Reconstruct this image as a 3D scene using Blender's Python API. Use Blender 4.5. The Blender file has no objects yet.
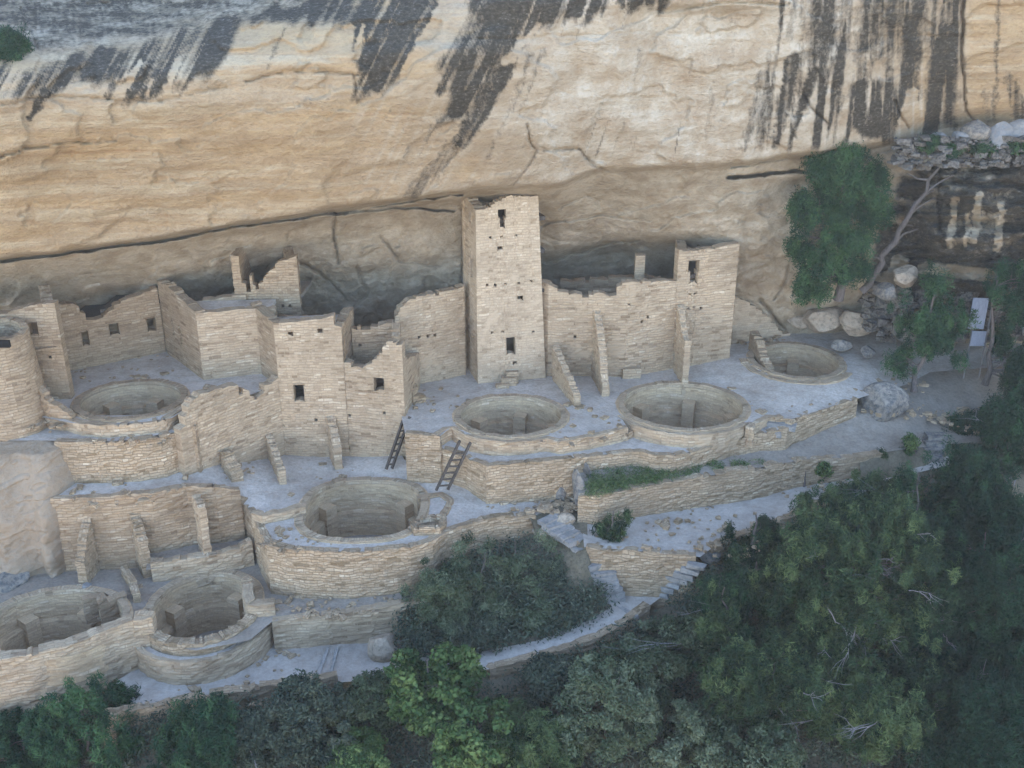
import bpy, bmesh, math, random
import numpy as np
from mathutils import Vector
from mathutils.geometry import delaunay_2d_cdt

# ------------------------------------------------------------------ camera
SC = bpy.context.scene
COL = SC.collection
CY, CZ, PITCH, FPX = -38.7, 16.4, math.radians(23.0), 1050.0
cam_d = bpy.data.cameras.new('camera')
cam_d.sensor_width = 36.0
cam_d.lens = 36.0 * FPX / 1024.0
cam_d.clip_end = 6000
cam = bpy.data.objects.new('camera', cam_d)
COL.objects.link(cam)
cam.location = (0, CY, CZ)
cam.rotation_euler = (math.radians(90) - PITCH, 0, 0)
SC.camera = cam

# ------------------------------------------------------------------ light
SUN_EL, SUN_AZ = math.radians(32), math.radians(18)      # the sun stands behind the cliff
world = bpy.data.worlds.new('World')
SC.world = world
world.use_nodes = True
wn = world.node_tree.nodes
wl = world.node_tree.links
bg = wn['Background']
sky = wn.new('ShaderNodeTexSky')
sky.sky_type = 'NISHITA'
sky.sun_disc = False
sky.sun_elevation = SUN_EL
sky.sun_rotation = SUN_AZ
sky.air_density = 1.0
sky.dust_density = 1.7
sky.altitude = 2000
wl.new(sky.outputs[0], bg.inputs[0])
bg.inputs[1].default_value = 0.15
sun_d = bpy.data.lights.new('sun', 'SUN')
sun_d.energy = 4.0
sun_d.angle = math.radians(0.5)
sun_d.color = (1.0, 0.93, 0.82)
sun = bpy.data.objects.new('sun', sun_d)
COL.objects.link(sun)
sd = Vector((math.sin(SUN_AZ) * math.cos(SUN_EL), math.cos(SUN_AZ) * math.cos(SUN_EL), math.sin(SUN_EL)))
sun.rotation_euler = sd.to_track_quat('Z', 'Y').to_euler()
sun.location = (0, 60, 60)
SC.view_settings.view_transform = 'Standard'
SC.view_settings.look = 'None'
SC.view_settings.gamma = 1.0
SC.view_settings.exposure = 2.88
SC.render.engine = 'CYCLES'
SC.cycles.use_denoising = True
SC.cycles.max_bounces = 8
SC.cycles.diffuse_bounces = 6

rng = np.random.default_rng(7)
random.seed(7)

# ------------------------------------------------------------------ measuring helpers
SP, CP = math.sin(PITCH), math.cos(PITCH)

def ray(px, py):
    a = (px - 512.0) / FPX
    b = (384.0 - py) / FPX
    return a, CP + b * SP, -SP + b * CP

def W(px, py, z):
    """world point at height z seen at a photo position"""
    dx, dy, dz = ray(px, py)
    t = (z - CZ) / dz
    return (dx * t, CY + dy * t, z)

def WY(px, py, Y):
    dx, dy, dz = ray(px, py)
    t = (Y - CY) / dy
    return (dx * t, Y, CZ + dz * t)

def XY(px, py, z):
    return W(px, py, z)[:2]

def zrow(y, py):
    b = (384.0 - py) / FPX
    return CZ + (y - CY) * (b * CP - SP) / (CP + b * SP)

def project(x, y, z):
    dy, dz = y - CY, z - CZ
    dep = CP * dy - SP * dz
    return 512 + FPX * x / dep, 384 - FPX * (SP * dy + CP * dz) / dep

# ------------------------------------------------------------------ noise
def _h(ix, iy, iz, seed):
    n = (ix.astype(np.int64) * 374761393 + iy.astype(np.int64) * 668265263 + iz.astype(np.int64) * 2147483647 % 1000003 * 69069 + seed * 974711)
    n = (n ^ (n >> 13)) & 0x7fffffff
    n = (n * 1274126177) & 0x7fffffff
    n = n ^ (n >> 16)
    return (n & 0xffff) / 65535.0

def vnoise(x, y, z=None, seed=0):
    x = np.asarray(x, float); y = np.asarray(y, float)
    z = np.zeros_like(x) if z is None else np.asarray(z, float)
    ix, iy, iz = np.floor(x), np.floor(y), np.floor(z)
    fx, fy, fz = x - ix, y - iy, z - iz
    fx = fx * fx * (3 - 2 * fx); fy = fy * fy * (3 - 2 * fy); fz = fz * fz * (3 - 2 * fz)
    r = 0
    for a in (0, 1):
        for b in (0, 1):
            for c in (0, 1):
                w = (fx if a else 1 - fx) * (fy if b else 1 - fy) * (fz if c else 1 - fz)
                r = r + w * _h(ix + a, iy + b, iz + c, seed)
    return r * 2 - 1

def fbm(x, y, z=None, seed=0, oct=4):
    s = 0; a = 1.0; t = 0
    for k in range(oct):
        f = 2 ** k
        s = s + a * vnoise(np.asarray(x) * f, np.asarray(y) * f, None if z is None else np.asarray(z) * f, seed + k * 17)
        t += a; a *= 0.5
    return s / t

# ------------------------------------------------------------------ materials
def new_mat(name):
    m = bpy.data.materials.new(name)
    m.use_nodes = True
    nt = m.node_tree
    b = nt.nodes['Principled BSDF']
    b.inputs['Roughness'].default_value = 0.92
    b.inputs['Specular IOR Level'].default_value = 0.15
    return m, nt, b

def N(nt, t, **kw):
    n = nt.nodes.new(t)
    for k, v in kw.items():
        if hasattr(n, k):
            setattr(n, k, v)
        else:
            n.inputs[k.replace('_', ' ')].default_value = v
    return n

def ramp(nt, fac, stops):
    r = nt.nodes.new('ShaderNodeValToRGB')
    el = r.color_ramp.elements
    while len(el) < len(stops):
        el.new(0.5)
    for e, (p, c) in zip(el, stops):
        e.position = p
        e.color = (c[0], c[1], c[2], 1)
    nt.links.new(fac, r.inputs[0])
    return r

def mix(nt, fac, a, b, mode='MIX'):
    m = nt.nodes.new('ShaderNodeMix')
    m.data_type = 'RGBA'
    m.blend_type = mode
    for sock, v in ((m.inputs[0], fac), (m.inputs[6], a), (m.inputs[7], b)):
        if isinstance(v, (int, float)):
            sock.default_value = v
        elif isinstance(v, tuple):
            sock.default_value = (v[0], v[1], v[2], 1)
        else:
            nt.links.new(v, sock)
    return m.outputs[2]

def noise(nt, vec, scale, detail=4, rough=0.6):
    n = nt.nodes.new('ShaderNodeTexNoise')
    n.inputs['Scale'].default_value = scale
    n.inputs['Detail'].default_value = detail
    n.inputs['Roughness'].default_value = rough
    if vec is not None:
        nt.links.new(vec, n.inputs['Vector'])
    return n.outputs['Fac']

def mapping(nt, vec, scale):
    m = nt.nodes.new('ShaderNodeMapping')
    m.inputs['Scale'].default_value = scale
    nt.links.new(vec, m.inputs['Vector'])
    return m.outputs[0]

def bump(nt, h, strength, dist, prev=None):
    b = nt.nodes.new('ShaderNodeBump')
    b.inputs['Strength'].default_value = strength
    b.inputs['Distance'].default_value = dist
    nt.links.new(h, b.inputs['Height'])
    if prev is not None:
        nt.links.new(prev, b.inputs['Normal'])
    return b.outputs[0]

def masonry_mat(name, lo, mid, hi, mortar, contrast=1.0, roww=0.105, brickw=0.33, plaster=0.0, wobble=0.10):
    lo, mid, hi, mortar = [(v[0] * 1.02, v[1] * .95, v[2] * .865) for v in (lo, mid, hi, mortar)]
    m, nt, b = new_mat(name)
    L = nt.links
    tc = nt.nodes.new('ShaderNodeTexCoord')
    geo = nt.nodes.new('ShaderNodeNewGeometry')
    uv = tc.outputs['UV']
    nd = nt.nodes.new('ShaderNodeTexNoise'); nd.inputs['Scale'].default_value = 2.3; nd.inputs['Detail'].default_value = 3
    L.new(uv, nd.inputs['Vector'])
    sub = nt.nodes.new('ShaderNodeVectorMath'); sub.operation = 'SUBTRACT'; sub.inputs[1].default_value = (.5, .5, .5)
    L.new(nd.outputs['Color'], sub.inputs[0])
    sc = nt.nodes.new('ShaderNodeVectorMath'); sc.operation = 'SCALE'; sc.inputs['Scale'].default_value = wobble
    L.new(sub.outputs[0], sc.inputs[0])
    add = nt.nodes.new('ShaderNodeVectorMath'); add.operation = 'ADD'
    L.new(uv, add.inputs[0]); L.new(sc.outputs[0], add.inputs[1])
    br = nt.nodes.new('ShaderNodeTexBrick')
    br.inputs['Scale'].default_value = 1.0
    br.inputs['Brick Width'].default_value = brickw
    br.inputs['Row Height'].default_value = roww
    br.inputs['Mortar Size'].default_value = 0.012
    br.inputs['Mortar Smooth'].default_value = 0.5
    br.inputs['Bias'].default_value = 0.0
    br.inputs['Color1'].default_value = (0, 0, 0, 1)
    br.inputs['Color2'].default_value = (1, 1, 1, 1)
    br.inputs['Mortar'].default_value = (.45, .45, .45, 1)
    br.offset_frequency = 2; br.offset = 0.43; br.squash = 1.5; br.squash_frequency = 3
    L.new(add.outputs[0], br.inputs['Vector'])
    at = nt.nodes.new('ShaderNodeAttribute'); at.attribute_name = 'tint'
    mx = nt.nodes.new('ShaderNodeMath'); mx.operation = 'MULTIPLY_ADD'
    L.new(br.outputs['Color'], mx.inputs[0]); mx.inputs[1].default_value = 0.45
    tm = nt.nodes.new('ShaderNodeMath'); tm.operation = 'MULTIPLY'; tm.inputs[1].default_value = 0.55
    L.new(at.outputs['Fac'], tm.inputs[0]); L.new(tm.outputs[0], mx.inputs[2])
    st = ramp(nt, mx.outputs[0], [(0.05, lo), (0.45, mid), (0.7, mid), (1.0, hi)])
    # broad dirt, damp streaks and weathering
    big = noise(nt, geo.outputs['Position'], 0.55, 5, 0.65)
    dirt = ramp(nt, big, [(0.28, (.72, .70, .68)), (0.5, (1, 1, 1)), (0.75, (1.12, 1.09, 1.05))])
    c = mix(nt, 1.0, st.outputs[0], dirt.outputs[0], 'MULTIPLY')
    fine = noise(nt, geo.outputs['Position'], 14, 4, 0.7)
    fr = ramp(nt, fine, [(0.3, (.80, .80, .80)), (0.7, (1.15, 1.15, 1.15))])
    c = mix(nt, 0.8, c, fr.outputs[0], 'MULTIPLY')
    c = mix(nt, br.outputs['Fac'], c, mortar)
    if plaster:
        pn = noise(nt, geo.outputs['Position'], 0.8, 6, 0.6)
        pr = ramp(nt, pn, [(0.62 - plaster * 0.25, (0, 0, 0)), (0.66 - plaster * 0.22, (1, 1, 1))])
        c = mix(nt, pr.outputs[0], c, tuple(v * 1.0 for v in mid))
    L.new(c, b.inputs['Base Color'])
    inv = nt.nodes.new('ShaderNodeMath'); inv.operation = 'SUBTRACT'; inv.inputs[0].default_value = 1.0
    L.new(br.outputs['Fac'], inv.inputs[1])
    hgt = nt.nodes.new('ShaderNodeMath'); hgt.operation = 'MULTIPLY_ADD'; hgt.inputs[1].default_value = 0.6
    L.new(fine, hgt.inputs[0]); L.new(inv.outputs[0], hgt.inputs[2])
    h2 = nt.nodes.new('ShaderNodeMath'); h2.operation = 'MULTIPLY_ADD'; h2.inputs[1].default_value = 0.7
    L.new(br.outputs['Color'], h2.inputs[0]); L.new(hgt.outputs[0], h2.inputs[2])
    L.new(bump(nt, h2.outputs[0], contrast, 0.035), b.inputs['Normal'])
    return m

M = {}
M['stone'] = masonry_mat('cut_stone', (.23, .17, .112), (.42, .335, .232), (.54, .46, .345), (.32, .255, .175), 0.75, wobble=.15, plaster=0.06)
M['stone_plaster'] = masonry_mat('plastered_stone', (.29, .225, .152), (.46, .375, .27), (.56, .48, .365), (.37, .30, .21), 0.6, plaster=0.25, wobble=.15)
M['pit_stone'] = masonry_mat('pit_stone', (.33, .24, .15), (.50, .385, .25), (.60, .49, .36), (.42, .32, .21), 0.7, wobble=.18)
M['rubble'] = masonry_mat('rubble_stone', (.20, .148, .09), (.395, .31, .21), (.56, .475, .35), (.27, .21, .14), 0.95, roww=0.10, brickw=0.21, wobble=.24)
M['brown_stone'] = masonry_mat('brown_stone', (.21, .152, .10), (.36, .28, .188), (.50, .42, .31), (.27, .205, .138), 0.8, wobble=.15)

def dirt_mat(name, a, bcol, spk=0.25):
    m, nt, b = new_mat(name)
    geo = nt.nodes.new('ShaderNodeNewGeometry')
    p = geo.outputs['Position']
    n1 = noise(nt, p, 0.5, 6, 0.65)
    r1 = ramp(nt, n1, [(0.3, a), (0.7, bcol)])
    n2 = noise(nt, p, 9, 5, 0.75)
    r2 = ramp(nt, n2, [(0.3, (1 - spk,) * 3), (0.5, (1, 1, 1)), (0.72, (1 + spk,) * 3)])
    c = mix(nt, 1.0, r1.outputs[0], r2.outputs[0], 'MULTIPLY')
    n3 = noise(nt, p, 2.2, 5, 0.6)
    r3 = ramp(nt, n3, [(0.35, (.86, .84, .82)), (0.5, (.97, .965, .96)), (0.62, (1.03, 1.03, 1.03))])
    c = mix(nt, 1.0, c, r3.outputs[0], 'MULTIPLY')
    nt.links.new(c, b.inputs['Base Color'])
    nt.links.new(bump(nt, n2, 0.6, 0.05, bump(nt, n3, 0.5, 0.12)), b.inputs['Normal'])
    return m

M['dust'] = dirt_mat('pale_dust', (.37, .31, .245), (.54, .475, .395), 0.22)
M['dirt'] = dirt_mat('packed_dirt', (.25, .205, .155), (.34, .285, .22), 0.22)
M['path'] = dirt_mat('trodden_path', (.36, .305, .245), (.46, .40, .33), 0.16)
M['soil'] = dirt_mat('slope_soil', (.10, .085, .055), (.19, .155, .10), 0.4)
M['canyon'] = dirt_mat('canyon_rock', (.34, .27, .20), (.42, .35, .27), 0.2)

def rock_mat(name, a, b_, dark=(.09, .085, .08), darkness=0.35, sc=1.0):
    m, nt, b = new_mat(name)
    geo = nt.nodes.new('ShaderNodeNewGeometry')
    p = geo.outputs['Position']
    n1 = noise(nt, mapping(nt, p, (1, 1, 2.5)), 0.9 * sc, 6, 0.65)
    r1 = ramp(nt, n1, [(0.3, a), (0.7, b_)])
    n2 = noise(nt, p, 6 * sc, 6, 0.7)
    r2 = ramp(nt, n2, [(0.42 + 0.1 * (0.5 - darkness), (1, 1, 1)), (0.62 + 0.12 * (0.5 - darkness), (0, 0, 0))])
    c = mix(nt, r2.outputs[0], dark, r1.outputs[0])
    nt.links.new(c, b.inputs['Base Color'])
    nt.links.new(bump(nt, n2, 0.8, 0.08, bump(nt, n1, 0.6, 0.25)), b.inputs['Normal'])
    return m

M['boulder'] = rock_mat('weathered_boulder', (.20, .17, .13), (.32, .275, .22), (.10, .10, .095), 0.45)
M['dark_rock'] = rock_mat('dark_broken_rock', (.13, .115, .095), (.25, .215, .17), (.06, .055, .05), 0.5, 1.6)
M['boulder_pale'] = rock_mat('pale_boulder', (.19, .175, .155), (.29, .27, .24), (.2, .2, .2), 0.1)
M['boulder_tan'] = rock_mat('tan_boulder', (.33, .25, .17), (.44, .35, .25), (.2, .16, .11), 0.15)
M['bedrock'] = rock_mat('bedrock', (.24, .172, .108), (.34, .255, .168), (.3, .24, .17), 0.1, .6)
M['slab'] = rock_mat('slab_rock', (.27, .24, .20), (.38, .34, .29), (.2, .19, .17), 0.2)

def wood_mat(name, a, b_):
    m, nt, b = new_mat(name)
    geo = nt.nodes.new('ShaderNodeNewGeometry')
    n1 = noise(nt, mapping(nt, geo.outputs['Position'], (12, 12, 2)), 2, 4, 0.6)
    r1 = ramp(nt, n1, [(0.3, a), (0.7, b_)])
    nt.links.new(r1.outputs[0], b.inputs['Base Color'])
    nt.links.new(bump(nt, n1, 0.6, 0.02), b.inputs['Normal'])
    return m

M['wood'] = wood_mat('dark_wood', (.05, .04, .032), (.11, .09, .07))
M['bark'] = wood_mat('bark', (.07, .055, .045), (.16, .13, .11))
M['deadwood'] = wood_mat('bleached_wood', (.13, .12, .115), (.26, .245, .235))
M['greywood'] = wood_mat('grey_wood', (.16, .145, .135), (.27, .25, .23))
mw, ntw, bw = new_mat('white_board')
n_ = noise(ntw, None, 6, 4)
ntw.links.new(ramp(ntw, n_, [(0.3, (.28, .30, .35)), (0.7, (.38, .40, .45))]).outputs[0], bw.inputs['Base Color'])
M['white'] = mw

M['darkbark'] = wood_mat('weathered_bark', (.055, .045, .038), (.125, .105, .09))
def leaf_mat(name, dark, midc, light):
    m, nt, b = new_mat(name)
    at = nt.nodes.new('ShaderNodeAttribute'); at.attribute_name = 'tint'
    r = ramp(nt, at.outputs['Fac'], [(0.0, dark), (0.5, midc), (1.0, light)])
    nt.links.new(r.outputs[0], b.inputs['Base Color'])
    b.inputs['Roughness'].default_value = 0.8
    tr = nt.nodes.new('ShaderNodeBsdfTranslucent')
    nt.links.new(r.outputs[0], tr.inputs['Color'])
    mx = nt.nodes.new('ShaderNodeMixShader'); mx.inputs[0].default_value = 0.25
    nt.links.new(b.outputs[0], mx.inputs[1]); nt.links.new(tr.outputs[0], mx.inputs[2])
    nt.links.new(mx.outputs[0], nt.nodes['Material Output'].inputs['Surface'])
    return m

M['pine'] = leaf_mat('pine_needles', (.012, .034, .018), (.028, .070, .032), (.070, .135, .048))
M['juniper'] = leaf_mat('juniper_sprays', (.012, .028, .014), (.034, .064, .026), (.12, .16, .058))
M['sage'] = leaf_mat('greygreen_leaves', (.036, .052, .026), (.088, .112, .055), (.18, .205, .115))
M['bright'] = leaf_mat('bright_leaves', (.03, .06, .02), (.08, .13, .04), (.18, .23, .07))
M['scrub'] = leaf_mat('scrub_leaves', (.032, .046, .032), (.08, .098, .06), (.17, .18, .115))
M['grass'] = leaf_mat('grass_blades', (.05, .09, .03), (.10, .15, .05), (.20, .23, .10))

# ------------------------------------------------------------------ object helpers
def meta(o, label=None, cat=None, group=None, kind=None):
    if label: o['label'] = label
    if cat: o['category'] = cat
    if group: o['group'] = group
    if kind or cat: o['kind'] = kind or 'thing'
    return o

def thing(name, label, cat, loc=(0, 0, 0), group=None):
    o = bpy.data.objects.new(name, None)
    COL.objects.link(o)
    o.location = loc
    o.empty_display_size = 0.3
    return meta(o, label, cat, group)

def link(name, me, mat, parent=None):
    if mat is not None:
        me.materials.append(mat)
    o = bpy.data.objects.new(name, me)
    COL.objects.link(o)
    if parent is not None:
        o.parent = parent
        p = parent; off = Vector((0, 0, 0))
        while p is not None:
            off += p.location; p = p.parent
        o.location = -off
    return o

def mesh_np(name, V, F, nper, uv=None, tint=None, smooth=False):
    """V (n,3), F flat index array with nper verts per face"""
    me = bpy.data.meshes.new(name)
    V = np.asarray(V, np.float32); F = np.asarray(F, np.int32).reshape(-1)
    nf = len(F) // nper
    me.vertices.add(len(V)); me.vertices.foreach_set('co', V.reshape(-1))
    me.loops.add(len(F)); me.loops.foreach_set('vertex_index', F)
    me.polygons.add(nf)
    me.polygons.foreach_set('loop_start', np.arange(nf, dtype=np.int32) * nper)
    me.polygons.foreach_set('loop_total', np.full(nf, nper, np.int32))
    me.polygons.foreach_set('use_smooth', np.full(nf, smooth, bool))
    if uv is not None:
        l = me.uv_layers.new(name='UVMap')
        l.data.foreach_set('uv', np.asarray(uv, np.float32).reshape(-1))
    if tint is not None:
        a = me.attributes.new('tint', 'FLOAT', 'FACE')
        a.data.foreach_set('value', np.asarray(tint, np.float32))
    me.update(calc_edges=True)
    me.validate()
    return me

class Poly:
    """collects quads with uv and tint"""
    def __init__(s):
        s.V = []; s.F = []; s.UV = []; s.T = []
    def quad(s, a, b, c, d, uvs=None, t=0.5):
        n = len(s.V)
        s.V += [a, b, c, d]; s.F += [n, n + 1, n + 2, n + 3]
        if uvs is None:
            w = (Vector(b) - Vector(a)).length; h = (Vector(d) - Vector(a)).length
            o = (a[0] + a[1], a[2])
            uvs = [(o[0], o[1]), (o[0] + w, o[1]), (o[0] + w, o[1] + h), (o[0], o[1] + h)]
        s.UV += uvs; s.T.append(t)
    def box8(s, b, t, tint=0.5):
        """b, t : four bottom and four top corners, counter-clockwise seen from above"""
        s.quad(*t, t=tint)
        s.quad(b[3], b[2], b[1], b[0], t=tint)
        for i in range(4):
            j = (i + 1) % 4
            s.quad(b[i], b[j], t[j], t[i], t=tint)
    def box(s, c, size, rz=0.0, tint=0.5, jit=0.0):
        ca, sa = math.cos(rz), math.sin(rz)
        def p(x, y, z):
            x += random.uniform(-jit, jit); y += random.uniform(-jit, jit); z += random.uniform(-jit, jit)
            return (c[0] + x * ca - y * sa, c[1] + x * sa + y * ca, c[2] + z)
        hx, hy, hz = size[0] / 2, size[1] / 2, size[2] / 2
        b = [p(-hx, -hy, -hz), p(hx, -hy, -hz), p(hx, hy, -hz), p(-hx, hy, -hz)]
        t = [p(-hx, -hy, hz), p(hx, -hy, hz), p(hx, hy, hz), p(-hx, hy, hz)]
        s.box8(b, t, tint)
    def beam(s, a, b, w, tint=0.5, h=None):
        a, b = Vector(a), Vector(b)
        d = (b - a).normalized()
        u = d.cross(Vector((0, 0, 1)))
        if u.length < 1e-3: u = Vector((1, 0, 0))
        u.normalize(); v = u.cross(d).normalized()
        h = h or w
        k = [u * sx * w / 2 + v * sy * h / 2 for sx, sy in ((-1, -1), (1, -1), (1, 1), (-1, 1))]
        A = [tuple(a + x) for x in k]; B = [tuple(b + x) for x in k]
        for i in range(4):
            j = (i + 1) % 4
            s.quad(A[i], A[j], B[j], B[i], t=tint)
        s.quad(A[3], A[2], A[1], A[0], t=tint); s.quad(B[0], B[1], B[2], B[3], t=tint)
    def build(s, name, mat, parent=None, smooth=False):
        me = mesh_np(name, s.V, s.F, 4, s.UV, s.T, smooth)
        return link(name, me, mat, parent)

# ------------------------------------------------------------------ masonry walls
class Path:
    def __init__(s, pts):
        s.p = [tuple(q[:2]) for q in pts]
        s.seg = [math.dist(s.p[i], s.p[i + 1]) for i in range(len(s.p) - 1)]
        s.cum = [0]
        for l in s.seg: s.cum.append(s.cum[-1] + l)
        s.L = s.cum[-1]
    def at(s, d):
        d = min(max(d, 0), s.L)
        for i, l in enumerate(s.seg):
            if d <= s.cum[i + 1] + 1e-9 or i == len(s.seg) - 1:
                t = (d - s.cum[i]) / max(l, 1e-9)
                a, b = s.p[i], s.p[i + 1]
                return (a[0] + (b[0] - a[0]) * t, a[1] + (b[1] - a[1]) * t)
    def nrm(s, d, closed=False):
        e = 0.12
        if closed and (d < e or d > s.L - e):
            a, b = s.at(s.L - e), s.at(e)
        else:
            a, b = s.at(d - e), s.at(d + e)
        dx, dy = b[0] - a[0], b[1] - a[1]
        l = math.hypot(dx, dy) or 1
        return (-dy / l, dx / l)
    def hit(s, px, py):
        """where the sight line through a photo position meets the wall: (s, z)"""
        dx, dy, dz = ray(px, py)
        best = None
        for i in range(len(s.seg)):
            a, b = s.p[i], s.p[i + 1]
            ex, ey = b[0] - a[0], b[1] - a[1]
            det = dx * (-ey) + dy * ex
            if abs(det) < 1e-9: continue
            t = (a[0] * (-ey) - (a[1] - CY) * (-ex)) / det
            u = (dx * (a[1] - CY) - dy * a[0]) / det
            err = 0 if 0 <= u <= 1 else min(abs(u), abs(u - 1)) * s.seg[i]
            if best is None or err < best[0] - 1e-6:
                uu = u if (i == 0 and u < 0) or (i == len(s.seg) - 1 and u > 1) else min(max(u, 0), 1)
                best = (err, s.cum[i] + uu * s.seg[i], CZ + dz * t)
        return best[1], best[2]

WALLN = 0
def masonry(name, pts, top, zbot, mat, parent=None, thick=0.38, openings=(), holes=(), ragged=0.10,
            course=0.105, cell=0.24, closed=False, taper=None, frames=True, relief=0.018, front_only=False, lean=0.0):
    """pts: XY path, front face on the right-hand side of it; the wall's thickness goes to the left.
    top: number, list of (px,py) photo positions along the crest, or list of ('s', fraction, z)."""
    global WALLN
    WALLN += 1
    r = random.Random(WALLN * 7919)
    P = Path(pts)
    if isinstance(top, (int, float)):
        prof = [(0, top), (P.L, top)]
    elif top[0][0] == 's':
        prof = [(f * P.L, z) for _, f, z in top]
    else:
        prof = sorted(P.hit(px, py) for px, py in top)
    ps = [a for a, _ in prof]; pz = [b for _, b in prof]
    ops = []
    bare = []
    for (x0, y0, x1, y1, *fl) in openings:
        bare.append(fl[0] if fl else 0)
        sa, _ = P.hit(x0, (y0 + y1) / 2); sb, _ = P.hit(x1, (y0 + y1) / 2)
        _, zt = P.hit((x0 + x1) / 2, y0); _, zb = P.hit((x0 + x1) / 2, y1)
        ops.append((min(sa, sb), zb, max(sa, sb), zt))
    small = []
    for (x, y) in holes:
        s_, z_ = P.hit(x, y)
        small.append((s_ - .06, z_ - .06, s_ + .06, z_ + .06))
    allops = ops + small
    fixed_s = sorted(set([0, P.L] + [v for o in allops for v in (o[0], o[2])] + ([c for c in P.cum[1:-1]] if len(P.p) < 8 else [])))
    sb = [0]; d = 0
    while d < P.L:
        d += cell * r.uniform(0.6, 1.4)
        sb.append(min(d, P.L))
    sb = [v for v in sb if all(abs(v - f) > 0.07 for f in fixed_s)] + fixed_s
    sb = sorted(v for v in set(sb) if 0 <= v <= P.L)
    zmax = max(pz) + ragged
    fixed_z = sorted(set([zbot] + [v for o in allops for v in (o[1], o[3])]))
    zb = []; z = zbot
    while z < zmax + course:
        z += course * r.uniform(0.8, 1.2); zb.append(z)
    zb = [v for v in zb if all(abs(v - f) > 0.035 for f in fixed_z)] + fixed_z
    zb = sorted(v for v in set(zb) if v >= zbot)
    ns, nz = len(sb), len(zb)
    def topz(s):
        if s <= ps[0]: return pz[0]
        for i in range(len(ps) - 1):
            if s <= ps[i + 1]:
                w = ps[i + 1] - ps[i]
                return pz[i] + (pz[i + 1] - pz[i]) * ((s - ps[i]) / w if w > 1e-6 else 1)
        return pz[-1]
    solid = [[False] * (nz - 1) for _ in range(ns - 1)]
    drift = 0
    for i in range(ns - 1):
        sc_ = (sb[i] + sb[i + 1]) / 2
        drift = drift * 0.5 + r.uniform(-ragged, ragged)
        tz = topz(sc_) + drift * 0.8
        for j in range(nz - 1):
            zc = (zb[j] + zb[j + 1]) / 2
            ok = zc < tz
            if ok:
                for o in allops:
                    if o[0] < sc_ < o[2] and o[1] < zc < o[3]:
                        ok = False; break
            solid[i][j] = ok
    V = []; idx = {}
    off = r.uniform(0, 50)
    base = [(P.at(s), P.nrm(s, closed)) for s in sb]
    cx = sum(p[0] for p in P.p) / len(P.p); cy = sum(p[1] for p in P.p) / len(P.p)
    def vert(i, j, k):
        key = (i % (ns - 1) if closed else i, j, k)
        if key in idx: return idx[key]
        (x, y), (nx, ny) = base[i]
        o = thick * k
        jt = r.uniform(-relief, relief)
        x2 = x + nx * (o + jt); y2 = y + ny * (o + jt)
        zz = zb[j] + r.uniform(-.012, .012)
        x2 += lean * (sb[i] / P.L) * (zb[j] - zbot)
        if taper:
            f = 1 - taper * (zb[j] - zbot)
            x2 = taper_c[0] + (x2 - taper_c[0]) * f; y2 = taper_c[1] + (y2 - taper_c[1]) * f
        if j > 0:
            up = [solid[a % (ns - 1) if closed else a][j] for a in (i - 1, i) if (closed or 0 <= a < ns - 1) and j < nz - 1]
            dn = [solid[a % (ns - 1) if closed else a][j - 1] for a in (i - 1, i) if (closed or 0 <= a < ns - 1)]
            if not any(up) and any(dn):
                zz = min(max(topz(sb[i]) + r.uniform(-.5, .5) * ragged, zb[j] - .075), zb[j] + .075)
        idx[key] = len(V); V.append((x2, y2, zz))
        return idx[key]
    taper_c = (cx, cy)
    F = []; UV = []; T = []
    def add(ids, uvs, t):
        F.extend(ids); UV.extend(uvs); T.append(t)
    for j in range(nz - 1):
        run = 0; t = r.random()
        for i in range(ns - 1):
            run -= 1
            if run <= 0:
                run = r.choice((1, 1, 2, 2, 3))
                t = min(1, max(0, r.gauss(0.5, 0.22)))
                if r.random() < 0.05: t = r.uniform(.9, 1.1)
                if r.random() < 0.04: t = 0.0
            if not solid[i][j]: continue
            s0, s1, z0, z1 = sb[i] + off, sb[i + 1] + off, zb[j], zb[j + 1]
            add([vert(i, j, 0), vert(i + 1, j, 0), vert(i + 1, j + 1, 0), vert(i, j + 1, 0)], [(s0, z0), (s1, z0), (s1, z1), (s0, z1)], t)
            if not front_only:
                add([vert(i + 1, j, 1), vert(i, j, 1), vert(i, j + 1, 1), vert(i + 1, j + 1, 1)], [(s1, z0), (s0, z0), (s0, z1), (s1, z1)], t)
            def empty(a, b_):
                if closed: a %= (ns - 1)
                if a < 0 or a >= ns - 1 or b_ >= nz - 1: return True
                if b_ < 0: return False
                return not solid[a][b_]
            if empty(i - 1, j): add([vert(i, j, 1), vert(i, j, 0), vert(i, j + 1, 0), vert(i, j + 1, 1)], [(off, z0), (off + thick, z0), (off + thick, z1), (off, z1)], t)
            if empty(i + 1, j): add([vert(i + 1, j, 0), vert(i + 1, j, 1), vert(i + 1, j + 1, 1), vert(i + 1, j + 1, 0)], [(off, z0), (off + thick, z0), (off + thick, z1), (off, z1)], t)
            if empty(i, j + 1): add([vert(i, j + 1, 0), vert(i + 1, j + 1, 0), vert(i + 1, j + 1, 1), vert(i, j + 1, 1)], [(s0, z1), (s1, z1), (s1, z1 + thick), (s0, z1 + thick)], t)
            if j > 0 and empty(i, j - 1): add([vert(i, j, 1), vert(i + 1, j, 1), vert(i + 1, j, 0), vert(i, j, 0)], [(s0, z0), (s1, z0), (s1, z0 + thick), (s0, z0 + thick)], t)
    me = mesh_np(name, V, F, 4, UV, T)
    o = link(name, me, mat, parent)
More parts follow.
